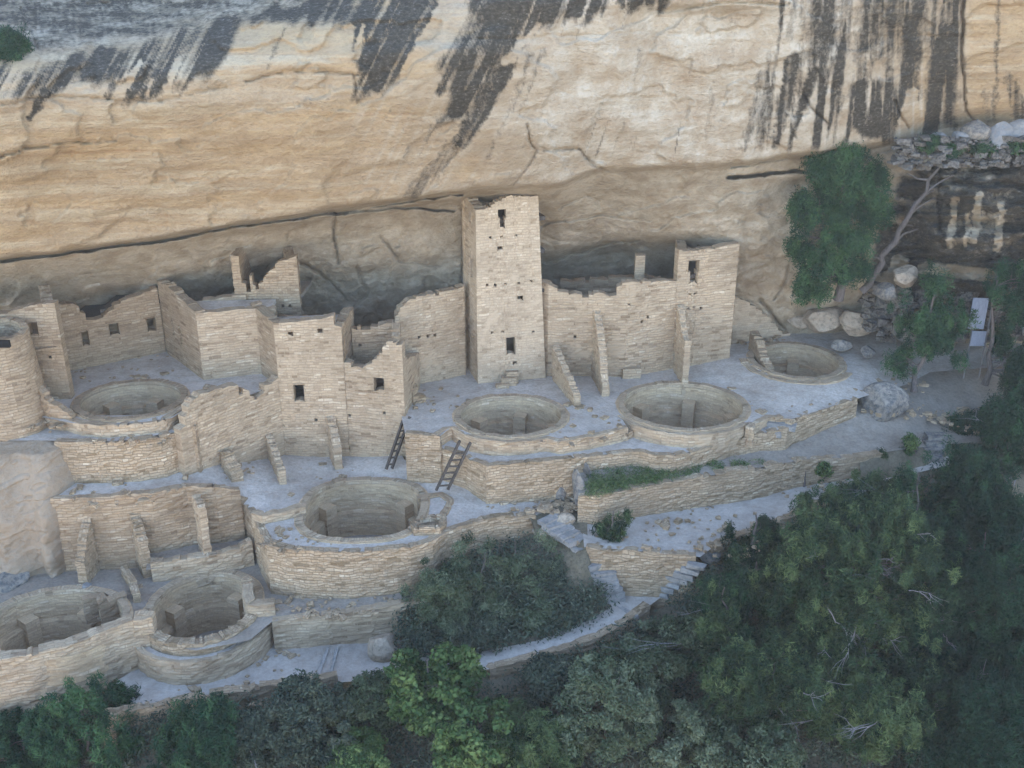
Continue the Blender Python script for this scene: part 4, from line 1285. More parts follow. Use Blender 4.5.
pil_ = Poly(); qx = WY(639, 268, 3.0)
PL = building('stone_pillar', 'slim standing stone pillar in the recess left of the corner tower', 'pillar')
PL.location = (qx[0], 2.9, 2)
masonry('shaft', [(qx[0] - .19, 2.75), (qx[0] + .2, 2.75)], zrow(2.75, 255.5), 1.5, M['stone'], PL, thick=.34, ragged=0)

# corner tower
C2 = building('stone_tower', 'square corner tower with a T-shaped doorway at the right end of the ruins', 'tower')
c_l = XY(680, 371, 0); c_r = XY(729, 364.5, 0); c_b = (XY(733, 362, 0)[0] + .12, c_r[1] + 1.9)
c_bl = (c_l[0] - .1, c_l[1] + 2.6)
C2.location = ((c_l[0] + c_r[0]) / 2, c_r[1] + 1, 0)
topr = zrow(c_r[1], 247)
masonry('front_wall', [(c_l[0] - .35, c_l[1] + .07), c_r], [(664, 239), (666, 239), (674, 241), (675, 249), (685, 250.5), (695, 251), (705, 249), (714, 248), (722, 246.5), (728, 244.5)], -.3, M['stone'], C2, openings=[(688, 260, 699.5, 273, 2), (690, 271, 697.5, 284, 1)],
        holes=[(690, 295), (695, 294), (688, 309), (694, 308), (701, 308)], ragged=.03, relief=.02)
masonry('side_wall', [(c_r[0], c_r[1] + .38), c_b], [('s', 0, topr + .1), ('s', .3, topr - .1), ('s', 1, topr - .55)], -.3, M['stone'], C2, ragged=.03)
masonry('side_wall', [c_bl, (c_l[0] - .33, c_l[1] + .4)], 4.9, -.3, M['stone'], C2, ragged=.04)
masonry('back_wall', [c_b, c_bl], 4.6, -.3, M['stone'], C2)
for zz in (2.2, 4.0):
    slab('floor', [(c_l[0], c_l[1] + .3), (c_r[0] - .1, c_r[1] + .3), (c_b[0] - .1, c_b[1]), (c_bl[0] + .1, c_bl[1])], zz, M['wood'], C2)

# low plastered wall by the cliff, right of the corner tower
W3 = building('low_wall', 'low sloping plastered wall between the corner tower and the cliff foot', 'wall')
a = (c_b[0] + .05, c_b[1] - .2); b_ = XY(790, 338, .2)
W3.location = (a[0] + 1, a[1], 0)
masonry('wall', [a, b_], [(734, 296), (742, 299), (752, 304), (762, 310), (772, 320), (784, 334)], -.2, M[S_], W3, ragged=.03)
# ring wall round the far kiva: higher on its left
W4 = building('low_wall', 'broken upright stub of wall on the left rim of the farthest kiva', 'wall')
a = XY(748, 352, .15); b_ = XY(766, 374, .15)
W4.location = (a[0], a[1], 0)
masonry('wall', [a, b_], [('s', 0, 1.1), ('s', .35, 1.05), ('s', .6, .6), ('s', 1, .35)], -1.4, M['brown_stone'], W4, thick=.35)

# buttresses in front of the long wall and elsewhere: (name label, back px/py, near px/py, z, top back, top near, thick)
def butt(label, back, near, z, mat='stone', thick=.24, mid=None):
    """back / near: (px, base row, top row)"""
    a = XY(back[0], back[1], z); b2 = XY(near[0], near[1], z)
    t = building('buttress_wall', label, 'buttress')
    t['group'] = 'short cross walls that brace the long fronts'
    t.location = (b2[0], b2[1], z)
    za, zb_ = zrow(a[1], back[2]), zrow(b2[1], near[2])
    prof = [('s', 0, za), ('s', 1, zb_)]
    if mid: prof.insert(1, ('s', mid[0], zb_ + (za - zb_) * mid[1]))
    masonry('wall', [a, b2], prof, z - .4, M[mat], t, thick=thick, ragged=.10, cell=.09, relief=.025)
butt('short sloping buttress nearest the tall tower, standing beside its kiva', (552, 379, 346), (574, 407, 396), 0, thick=.26)
butt('tall narrow buttress in the middle of the long high wall', (591, 376, 307), (602, 397, 386), 0, thick=.28, mid=(.5, .62))
butt('buttress against the left corner of the corner tower', (673, 371, 303), (682, 385, 342), 0, thick=.24, mid=(.7, .1))
butt('wedge-shaped buttress below the left end of the square house', (266, 460, 425), (280, 488, 472), ZB, thick=.26)
butt('short buttress below the roofless ruined house', (330, 460, 417), (335, 471, 448), ZB, thick=.30)
butt('low broken buttress stub at the far left of the long stone front', (222, 474, 452), (232, 482, 474), -1.5, thick=.45, mat='rubble')
butt('leftmost rough buttress in the lower rooms, ending at a pale block', (92, 572, 519), (80, 588, 562), ZC, thick=.30, mat='rubble', mid=(.5, .6))
butt('second tall buttress of the lower rooms, left of the low room wall', (137, 566, 506), (144, 580, 542), ZC, thick=.32, mat='rubble', mid=(.6, .5))
butt('slim pale buttress inside the lower right room', (199, 549, 495), (205, 559, 508), -3.32, thick=.26)
# low block at the foot of the long wall
lb = Poly(); q = XY(630, 374, 0); lb.box((q[0], q[1] - .25, .2), (.75, .5, .42), .05, .8, .02); o = lb.build('stone_block', M['stone']); meta(o, 'low stone bench block at the foot of the long high wall', 'stone block')
st = building('stone_steps', 'small rough steps at the foot of the tall tower below its doorway', 'steps')
q = XY(506, 383, 0); st.location = (q[0], q[1], 0)
for k, (dx, dy, w_, h_) in enumerate(((-.15, -.45, .5, .16), (.1, -.2, .6, .34), (.25, 0.02, .5, .5))):
    p_ = Poly(); p_.box((q[0] + dx, q[1] + dy, h_ / 2), (w_, .26, h_), .1, .7, .02); p_.build('step', M['rubble'], st)

# ------------------------------------------------------------------ retaining walls
def retain(label, pts, zb, mat='rubble', rise=.03, thick=.26, name='retaining_wall', ragged=.05, cell=.22, pix=True, tops=None, cat='wall', zfun=None):
    w3 = [W(*p) for p in pts] if pix else pts
    P = Path(w3)
    prof = [('s', P.cum[i] / P.L, w3[i][2] + rise + (tops[i] if tops else 0)) for i in range(len(w3))]
    o = masonry(name, [p[:2] for p in w3], prof, zb, M[mat], None, thick=thick, ragged=ragged, cell=cell, relief=.03)
    meta(o, label, cat)
    return o
retain('curved parapet wall wrapping the front of the kiva below the tall tower', [W(436, 436, 0)] + _arc('k1', .50, 205, 300, 12) + [W(560, 442, 0), W(590, 437, 0), W(612, 432, 0), W(628, 428, 0)], -.8, pix=False, ragged=.03, thick=.2, mat='stone', rise=.02)
retain('curved parapet wall wrapping the front of the largest plaza kiva', _arc('k2', .48, 200, 325, 16) + [W(748, 429, 0), W(768, 418, 0)], -.8, pix=False, ragged=.03, thick=.2, mat='stone', rise=.02)
retain('high retaining wall below the walkway, left part with the ladder leaning on its end', [W(405, 433.5, 0), W(440, 437, -.02), W(442, 448, -.5), W(465, 457.5, -.62), W(486, 467, -.56)], -2.6, pix=False, ragged=.04)
retain('longest retaining wall holding the upper plaza, running from the ladder corner to the far boulder', [(486, 467, ZW), (520, 464, ZW), (560, 460, ZW), (600, 456, ZW), (636, 452, ZW), (655, 456, ZW), (676, 456, ZW), (710, 448, ZW), (735, 441, ZW), (759, 435, ZW + .1), (789, 428, ZW + .3), (795, 420, -.05), (825, 410, -.03), (858, 399, 0)], -2.8)
retain('retaining wall with a curved corner holding the terrace of the squarish kiva', [(236, 491, -1.45), (243, 504, ZB), (252, 517, ZB), (259, 531, ZB), (266, 545, ZB), (290, 550, ZB), (317, 552, ZB), (350, 553, ZB), (382, 551, ZB), (410, 548, ZB), (432, 542, ZB), (448, 532, ZB), (470, 524, ZB), (499, 517, ZB), (536, 516, ZB - .1)], -4.6)
retain('long back wall of the lower rooms under the terrace ledge on the left', [(50, 500, -1.0), (100, 498, -1.0), (150, 494, -1.0), (186, 487, -1.0), (215, 488, -1.1), (240, 491, -1.4)], -4.4, mat='brown_stone')
retain('rough rubble retaining wall under the ledge in front of the shaded court', [(54, 442, Z2), (62, 443, Z2), (95, 443, Z2), (130, 441, Z2), (160, 437, Z2), (178, 431, Z2)], -1.4)
retain('low front wall of the kiva in the shaded court', [(66, 420, ZL), (80, 424, ZL), (100, 426, ZL), (140, 424, ZL), (166, 420, ZL), (184, 409, ZL), (188, 402, ZL)], .3, mat='stone')
retain('low wall closing the front of the lower right room', [(150, 563, -3.1), (180, 559, -3.1), (205, 556, -3.1), (226, 552, -3.1), (240, 547, -3.0), (252, 541, -2.9)], -4.3, rise=.0, mat='stone', thick=.3)
sheet('room_floor', [(146, 570, -3.32), (180, 563, -3.32), (215, 558, -3.32), (250, 548, -3.32), (246, 528, -3.32), (150, 534, -3.32)], M['dirt'], wav=.02)
retain('curving front wall of the half ruined kiva at the lower left', [(-80, 676, -3.45), (-20, 666, -3.45), (0, 661, -3.45), (30, 655, -3.4), (65, 647, -3.4), (90, 638, -3.35), (112, 629, -3.3), (133, 621, -3.2)], -8.2, mat='stone', thick=.4)
retain('square stone pier at the end of the curving kiva wall', [(133, 621.5, -3.2), (152, 618, -3.15), (155, 612, -3.15)], -5.5, mat='stone', thick=.5, name='stone_pier', cat='pier')
k6o = _arc('k6', .74, 212, 350, 16)
sheet('ledge', [(p[0], p[1], ZC - .3) for p in _arc('k6', .70, 205, 355, 16)] + [(p[0], p[1], ZC - .3) for p in _arc('k6', .38, 205, 355, 16)][::-1], M['dust'], world_pts=True, wav=.01, step=.2)
retain('lower outer wall around the small kiva by the trail', [(p[0], p[1], ZC - .28) for p in k6o], -5.4, pix=False, mat='stone', thick=.16, ragged=.05)
retain('rough raised inner rim on the front of the small kiva by the trail', [(p[0], p[1], ZC + .12) for p in _arc('k6', .36, 190, 355, 18)], -4.4, pix=False, mat='rubble', thick=.34, ragged=.07, cell=.15)
retain('retaining wall behind the trail between the small kiva and the tan boulder', [(272, 622, ZC), (290, 620, ZC + .03), (330, 615, -3.8), (370, 610, -3.72), (405, 604, -3.66), (430, 598, -3.65)], -5.4, mat='stone')
retain('broken rubble wall along the outer edge of the trail at the lower left', [(100, 722, -5.0), (150, 713, -4.95), (200, 702, -4.95), (250, 694, -4.9), (300, 687, -4.92), (338, 681, -4.95)], -6.6, rise=.2, ragged=.12)
retain('long dry-laid wall between the two branches of the trail', [(578, 497, -1.35), (600, 497, -1.3), (650, 487, -1.27), (700, 478, -1.22), (760, 468, -1.15), (800, 462, -1.2), (850, 458, -1.2), (885, 454, -1.25)], -2.9, thick=.3, rise=.04, ragged=.11)
retain('short retaining wall under the upper trail, between two flights of steps', [(586, 548, -2.4), (600, 550, -2.42), (625, 551, -2.44), (660, 554, -2.48), (696, 557, -2.5)], -4.6, rise=.03, ragged=.07)
retain('stone edging along the outer side of the upper trail', [(712, 549, -2.5), (760, 531, -2.5), (815, 511, -2.3), (870, 491, -2.05)], -3.2, rise=.08, thick=.3, ragged=.08)
retain('low stone edging along the outer side of the lower trail', [(490, 670, -4.9), (560, 652, -4.6), (600, 638, -4.4), (627, 623, -4.3), (650, 606, -4.2)], -5.3, rise=.05, thick=.28, ragged=.06)
retain('curved ring wall standing round the front of the farthest kiva', [(p[0], p[1], .28) for p in _arc('k3', .62, 175, 325, 16)], -.3, pix=False, rise=.05, thick=.3, mat='stone', ragged=.06)
retain('short riser wall behind the two broad steps on the walkway', [W(764, 416.5, 0), W(795, 419.5, -.02)], -.9, pix=False, mat='stone', rise=.0, thick=.2)
# walls of the squarish kiva terrace
retain('low stone bench wall left of the squarish kiva', [(252, 520, ZB), (262, 525, ZB), (290, 519, ZB), (306, 514, ZB)], -2.3, rise=.32, thick=.3, mat='stone', name='low_wall')
o = retain('little box of low walls on the front right rim of the squarish kiva', [(411, 531, ZB), (414, 536, ZB), (440, 535, ZB), (447, 528, ZB), (446, 521, ZB), (420, 523, ZB)], -2.3, rise=.3, thick=.22, mat='rubble', name='low_wall')
retain('wall stub between the two lower kivas', [(122, 578, ZC), (130, 590, ZC), (134, 606, ZC)], -4.3, rise=.45, thick=.24, mat='rubble', name='low_wall')
retain('square low wall corner right of the small kiva by the trail', [(253, 590, ZC), (256, 612, ZC), (276, 610, ZC)], -4.6, rise=.5, thick=-.35, mat='stone', name='low_wall')
retain('ruined room divider right behind the half ruined kiva', [(84, 608, ZC), (98, 604, ZC), (100, 612, ZC), (128, 602, ZC)], -4.6, rise=.3, thick=.3, mat='brown_stone', name='low_wall')
retain('low walls of the recess on the right side of the squarish kiva', [(418, 500, ZB), (440, 497, ZB), (447, 502, ZB), (440, 516, ZB)], -3.2, rise=.08, thick=.25, mat='brown_stone', name='low_wall')
retain('sloping rubble wall behind the round tower', [(34, 412, ZL), (50, 418, ZL), (72, 420, ZL)], .2, rise=.1, tops=[1.25, .6, .05], mat='brown_stone', name='low_wall')
retain('little standing stub of wall at the foot of the curtain wall', [(409, 398, 0), (413, 404, 0), (426, 402, 0)], -.3, rise=.35, tops=[.45, .15, -.1], mat='rubble', name='low_wall', thick=.25)
retain('low broken stone bench along the walkway between the two parapets', [(578, 444, ZW), (590, 446, ZW), (622, 442, ZW), (634, 437, ZW)], -.7, rise=.25, thick=.25, name='low_wall')

# ------------------------------------------------------------------ steps
def flight(label, pts, w, mat='slab', th=.12, dep=.42, name='stone_steps', group=None):
    """pts: world centres from low to high with headings"""
    t = thing(name, label, 'steps', pts[0][:3], group)
    r = random.Random(len(pts) * 13 + int(pts[0][0] * 10))
    for (x, y, z, a) in pts:
        p_ = Poly()
        p_.box((x, y, z - th), (w * r.uniform(.85, 1.1), dep, th * 2), a + r.uniform(-.08, .08), r.uniform(.4, 1), .035)
        p_.build('step', M[mat], t)
    return t
def between(a, b, n, ang):
    return [(a[0] + (b[0] - a[0]) * k / (n - 1), a[1] + (b[1] - a[1]) * k / (n - 1), a[2] + (b[2] - a[2]) * k / (n - 1), ang) for k in range(n)]
flight('flight of six stone steps climbing right from the trail fork', between(W(660, 590, -4.0), W(697, 563, -2.65), 7, -.5), .7, th=.09, dep=.3)
flight('irregular slab steps winding down beside the big grey-green bush', between(W(613, 597, -4.1), W(602, 570, -3.2), 7, .3) + between(W(597, 562, -3.0), W(584, 545, -2.6), 3, .5) + between(W(574, 538, -2.4), W(550, 518, -2.08), 5, .6), .8, dep=.4, th=.09)
for k_, (x_, y_, z_, s_) in enumerate([(566, 520, -2.2, .3), (560, 535, -2.6, .32), (592, 545, -2.75, .28), (588, 575, -3.8, .3), (596, 590, -4.1, .25), (545, 530, -2.6, .35), (620, 580, -3.9, .22)]):
    q = W(x_, y_, z_)
    boulder('boulder', ['flat rock at the top of the winding slab steps', 'low rock on the left of the winding slab steps', 'small rock where the slab steps turn', 'brown rock among twigs left of the lower slab steps', 'small rock at the foot of the slab steps', 'tan rock against the terrace corner above the mound', 'rock under the short retaining wall beside the steps'][k_], q, (s_ * 1.3, s_, s_ * .8), M['boulder_tan'], 400 + k_, sub=3, cuts=9)
flight('two log steps across the trail below the stone pier wall', between(W(322, 662, -4.92), W(333, 662, -4.9), 2, 1.5), 1.5, th=.06, dep=.1)
flight('log step where the trail reaches the fork', between(W(624, 610, -4.24), W(626, 609, -4.23), 2, -.75), 1.1, th=.06, dep=.1)
flight('two broad steps joining the walkway and plaza, right of the largest plaza kiva', between(W(770, 428, -.33), W(781, 422, -.16), 2, -.45), 1.0, dep=.5)
flight('narrow wooden-edged steps at the right end of the upper trail', between(W(932, 455, -1.6), W(936, 434, -1.1), 4, .05), .8, mat='boulder')
flight('log steps on the upper trail above the dense juniper', between(W(793, 510, -2.33), W(797, 508, -2.31), 2, 1.0), 1.3, th=.07, dep=.12, mat='boulder_tan')

# ------------------------------------------------------------------ ladders
def ladder(label, foot, head, wdt, n, over=.35):
    t = thing('wooden_ladder', label, 'ladder', foot)
    a, b2 = Vector(foot), Vector(head)
    d = (b2 - a).normalized()
    s = d.cross(Vector((0, 0, 1))); s.normalize()
    if abs(wdt[1]) > 1e-6: s = Vector((math.cos(wdt[1]), math.sin(wdt[1]), 0))
    for k in (-1, 1):
        p_ = Poly()
        p_.beam(a + s * k * wdt[0] / 2, b2 + s * k * wdt[0] / 2 + d * random.uniform(0, .2), .085, .5)
        p_.build('rail', M['wood'], t)
    L_ = (b2 - a).length - over
    for k in range(n):
        p_ = Poly()
        c_ = a + d * (L_ * (k + .7) / n)
        p_.beam(c_ - s * (wdt[0] / 2 + .05), c_ + s * (wdt[0] / 2 + .05), .05, .5)
        p_.build('rung', M['wood'], t)
    return t
fa = W(442, 490, -1.72); ya = fa[1] + .28
ladder('wooden ladder with visible rungs leaning on the retaining wall below the plaza', fa, (WY(464.5, 443, ya)[0], ya, WY(464.5, 443, ya)[2]), (.42, .15), 6)
fb = W(389, 469, -1.72); yb = fb[1] + .75
ladder('steep wooden ladder seen edge-on at the end wall of the ruined house', fb, (WY(406, 420, yb)[0], yb, WY(406, 420, yb)[2]), (.22, .3), 6)

# ------------------------------------------------------------------ boulders and rock
q = W(886, 424, -1.0)
boulder('boulder', 'big rounded grey boulder at the right end of the plaza retaining wall', (q[0], q[1] + .55, -.35), (.98, .8, .85), M['boulder'], 3)
q = W(382, 660, -5.0)
boulder('boulder', 'smooth tan boulder beside the trail at the end of the lower wall', (q[0] + .05, q[1] + .3, -4.75), (.55, .5, .62), M['boulder_tan'], 8, cuts=4)
q = W(577, 512, -2.2)
boulder('leaning_slab', 'tall tilted grey slab leaning against the planted ledge', (q[0] + .05, q[1] + .3, -1.55), (.24, .42, .95), M['boulder'], 12, rot=.5, cat='boulder')
q = W(562, 505, -2.2)
boulder('boulder', 'small dark boulder at the foot of the longest retaining wall', (q[0] - .1, q[1] + .3, -2.0), (.28, .25, .42), M['boulder'], 14)
q = W(584, 520, -2.8)
boulder('leaning_slab', 'narrow dark slab edge standing right behind the tilted grey slab', (q[0] + .05, q[1] + .35, -1.6), (.12, .5, .95), M['boulder'], 15, rot=.35)
q = W(85, 590, ZC)
boulder('stone_block', 'pale squared block lying at the foot of the leftmost rough buttress', (q[0] + .08, q[1] - .05, -3.75), (.2, .2, .22), M['boulder_pale'], 16, cat='stone block', sub=3)
q = W(330, 608, -3.75)
boulder('boulder', 'low sloping rock in the grey-green bush beside the terrace wall', (W(482, 566, -3.4)[0], W(482, 566, -3.4)[1], -3.75), (.8, .45, .5), M['boulder'], 17)
# the bedrock hump at the left
q = W(20, 545, -3.6)
def bedrock():
    xs = np.linspace(-120, 66, 150); rs = np.linspace(0, 1, 150)
    V = []
    for x in xs:
        e = max(0, (x - 44) / 22)
        for t in rs:
            row = 438 + 152 * t
            z_ = np.interp(t, [0, .1, .5, 1], [.56, .35, -1.5, -4.1])
            X_, Y_, Z_ = W(x, row, float(z_))
            Y_ += 1.6 * e ** 2 + .32 * float(fbm(x / 34, row / 40, seed=77, oct=5)) + .07 * math.floor(3 * float(fbm(x / 60 + 3, row / 22 + x / 70, seed=78, oct=4))) - .25 * math.sin(math.pi * t) + .5 * math.exp(-((x - 18 - 20 * t) / 12) ** 2) * t
            V.append((X_, Y_, Z_))
    n = 150
    F = [[a * n + b, (a + 1) * n + b, (a + 1) * n + b + 1, a * n + b + 1][::-1] for a in range(n - 1) for b in range(n - 1)]
    # close it at the back
    me = mesh_np('bedrock_outcrop', V, np.array(F), 4, smooth=True)
    o = link('bedrock_outcrop', me, M['bedrock'])
    meta(o, 'huge smooth bedrock hump under the round tower at the left edge', 'rock')
bedrock()
q = W(8, 590, ZC)
boulder('boulder', 'dark hollow rock lying below the bedrock hump', (q[0] - .2, q[1] + .3, ZC + .1), (.9, .7, .6), M['boulder'], 23)
for k_, (x_, y_, z_, s_, l_) in enumerate([(912, 478, -2.2, .35, 'rock under the outer edge of the upper trail below the narrow steps'), (926, 470, -2.1, .4, 'grey rock at the foot of the narrow steps'), (940, 466, -2.1, .35, 'rough rock right of the foot of the narrow steps'), (708, 556, -2.9, .35, 'rock at the top of the six stone steps'), (716, 550, -2.8, .3, 'rock holding the corner of the upper trail edging')]):
    boulder('boulder', l_, W(x_, y_, z_), (s_ * 1.3, s_, s_ * .8), M['boulder'], 430 + k_, sub=3, cuts=9)
# boulders on the cliff shelf at the upper right
shelf = [(945, 152, .62, .3, 'boulder_pale', 'pale flat boulder in the middle of the high shelf'), (996, 137, .8, .62, 'boulder_pale', 'large pale split boulder on the high shelf at the right'),
         (975, 130, .62, .5, 'boulder', 'dark boulder behind the split boulder on the high shelf'), (1018, 130, .5, .42, 'boulder_pale', 'pale angular boulder at the right end of the high shelf'),
         (938, 138, .42, .22, 'boulder_pale', 'flat pale slab at the left end of the high shelf'), (960, 137, .4, .25, 'boulder_pale', 'small pale block between the shelf boulders'),
         (968, 146, .4, .2, 'boulder', 'flat grey slab below the shelf boulders'), (925, 152, .5, .4, 'boulder', 'rough grey boulder at the left lip of the high shelf')]
for k, (x, y, w_, h_, mt, lb_) in enumerate(shelf):
    q = WY(x, y, 0.9)
    boulder('boulder', lb_, q, (w_, w_ * .8, h_), M[mt], 40 + k, rot=k, sub=3, cuts=9)
# blocks at the cliff foot
foot = [(858, 322, 3.2, .8, .62, 'big square-faced block at the cliff foot behind the boulder'), (822, 318, 4.0, 1.3, .55, 'long tan ledge block at the cliff foot'), (880, 308, 3.2, .7, .6, 'grey block under the leaning dead trunk'),
        (905, 330, 2.4, .7, .5, 'dark block behind the young pine'), (800, 322, 4.4, .6, .4, 'small tan block at the far end of the low plastered wall'), (842, 345, 2.6, .5, .25, 'flat grey slab beyond the farthest kiva'), (868, 352, 1.8, .45, .25, 'flat slab near the plaza bench')]
for k, (x, y, Y_, w_, h_, lb_) in enumerate(foot):
    q = WY(x, y, Y_)
    boulder('boulder', lb_, q, (w_, w_ * .7, h_), M['boulder_tan' if k in (0, 1, 4) else 'boulder'], 60 + k, rot=k * .7, cuts=9)

# pale patch between the trees, built as a board
sg = thing('pale_board', 'white two-panel board drawn for a pale patch behind the thin trunk at the right edge', 'pale_board', WY(976, 350, 1.4))
for (x0, y0, x1, y1) in ((968, 298, 983.5, 329), (970, 331, 984, 346)):
    p_ = Poly(); a = WY(x0, y1, 1.4); b2 = WY(x1, y1, 1.35); zt = WY(x0, y0, 1.4)[2]
    p_.box8([a, b2, (b2[0], b2[1] + .05, b2[2]), (a[0], a[1] + .05, a[2])], [(a[0], a[1], zt), (b2[0], b2[1], zt), (b2[0], b2[1] + .05, zt), (a[0], a[1] + .05, zt)])
    p_.build('panel', M['white'], sg)
for xx in (968.3, 983.7):
    p_ = Poly(); a = WY(xx, 352, 1.45); p_.beam((a[0], 1.47, -.4), (a[0], 1.47, WY(xx, 298, 1.47)[2]), .05); p_.build('post', M['greywood'], sg)

# ------------------------------------------------------------------ rubble lying about
def scatter_stones():
    r = random.Random(5)
    p = Poly()
    spots = [(225, 470, -1.4, 1.2, 60), (740, 358, .12, .8, 70), (760, 340, .35, 1.2, 60), (870, 355, .1, 1.5, 60), (900, 410, -.6, 1.5, 60), (560, 500, -2.1, 1.0, 50), (520, 505, -2.0, 1.2, 40), (440, 470, -2.0, .8, 30),
             (30, 590, ZC, 1.2, 50), (120, 590, ZC, .8, 40), (265, 605, ZC, .8, 40), (340, 600, -3.75, 1.8, 60), (430, 520, ZB, .6, 30), (650, 500, -3.5, 2.0, 80), (760, 480, -3.4, 2.5, 80), (800, 445, -1.6, 2.0, 90),
             (680, 465, -1.9, 2.4, 60), (860, 440, -1.5, 1.6, 60), (980, 420, -1, 2, 120), (560, 425, 0, 3.2, 60), (760, 400, 0, 3, 60), (330, 475, ZB, 3, 60), (420, 400, 0, 2, 30), (120, 488, -1, 2.4, 50), (120, 370, 1, 3, 50), (130, 437, .55, 1.6, 30), (300, 540, ZB, 1.5, 40), (700, 530, -2.4, 3, 90), (830, 490, -2.1, 2, 60), (250, 680, -5, 2.5, 60), (450, 662, -4.95, 2, 30), (880, 385, .05, 2, 60), (560, 508, -2.1, .7, 50), (590, 540, -2.5, .8, 40), (580, 556, -3.0, .45, 40), (586, 572, -3.6, .4, 40), (590, 560, -4.0, 1.0, 60), (700, 575, -4.3, 1, 40), (410, 400, 0, .8, 30), (50, 425, .8, 1.0, 40), (205, 440, -1, .5, 20)]
    for (x, y, z, rad, n) in spots:
        c = W(x, y, z)
        for _ in range(n):
            a_ = r.uniform(0, 6.28); d = rad * math.sqrt(r.random())
            s = r.choice((.05, .07, .07, .1, .14, .2))
            qx, qy = c[0] + d * math.cos(a_), c[1] + d * math.sin(a_) * .6
            if any(inside(kiva_outline(K[0], K[1], K[2], .3, 32, K[4], K[5]), qx, qy) for K in KIV.values()): continue
            p.box((c[0] + d * math.cos(a_), c[1] + d * math.sin(a_) * .6, z + s * .12), (s * r.uniform(.8, 1.6), s, s * .6), r.uniform(0, 3), r.random(), s * .18)
    o = p.build('rubble', M['rubble'])
    meta(o, kind='stuff', label='loose stones scattered over the terraces and trails')
scatter_stones()

# ------------------------------------------------------------------ vegetation
def rand_dirs(n, r):
    v = r.normal(size=(n, 3)); return v / np.linalg.norm(v, axis=1)[:, None]

def leaf_faces(cent, nrm, size, tint, r, slim=0.45):
    """one small quad per centre"""
    n = len(cent)
    t = np.cross(nrm, r.normal(size=(n, 3))); t /= np.linalg.norm(t, axis=1)[:, None] + 1e-9
    b = np.cross(nrm, t)
    s = size[:, None]
    V = np.stack([cent - t * s, cent - b * s * slim, cent + t * s, cent + b * s * slim], 1).reshape(-1, 3)
    F = np.arange(4 * n)
    return V, F, tint

def clumps(centres, radii, per, size, r, flat=0.75, tints=None, slim=0.45, up=0.3):
    """leaf positions for many clumps at once"""
    C = np.repeat(centres, per, 0); R = np.repeat(radii, per, 0)
    d = rand_dirs(len(C), r)
    rad = R * r.uniform(0.2, 1.0, len(C)) ** 0.7
    P = C + d * rad[:, None] * np.array([1, 1, flat])
    nr = d * 0.6 + r.normal(size=d.shape) * 0.6; nr[:, 2] += up
    nr /= np.linalg.norm(nr, axis=1)[:, None]
    T = np.repeat(tints, per) + r.normal(0, 0.13, len(C))
    S = size * r.uniform(0.6, 1.35, len(C))
    return leaf_faces(P, nr, S, np.clip(T, 0, 1), r, slim)

def tube(pts, rad, seg=6):
    V = []; F = []
    pts = [Vector(p) for p in pts]
    for i, p in enumerate(pts):
        d = (pts[min(i + 1, len(pts) - 1)] - pts[max(i - 1, 0)])
        if d.length < 1e-6: d = Vector((0, 0, 1))
        d.normalize()
        u = d.cross(Vector((0.3, 0.9, 0.2))).normalized(); v = d.cross(u)
        for k in range(seg):
            a = 2 * math.pi * k / seg
            V.append(tuple(p + (u * math.cos(a) + v * math.sin(a)) * rad[i]))
    for i in range(len(pts) - 1):
        for k in range(seg):
            k2 = (k + 1) % seg
            F += [i * seg + k, i * seg + k2, (i + 1) * seg + k2, (i + 1) * seg + k]
    return V, F

class Tubes:
    def __init__(s): s.V = []; s.F = []
    def add(s, pts, rad, seg=5):
        V, F = tube(pts, rad, seg); o = len(s.V)
        s.V += V; s.F += [f + o for f in F]
    def build(s, name, mat, parent=None):
        return link(name, mesh_np(name, s.V, s.F, 4, smooth=True), mat, parent)

def limb(a, b, r, wob=.12, n=5):
    a, b = np.array(a, float), np.array(b, float)
    L = np.linalg.norm(b - a)
    P = [a + (b - a) * k / n + (r.normal(size=3) * wob * L * .35 if 0 < k < n else 0) for k in range(n + 1)]
    return P

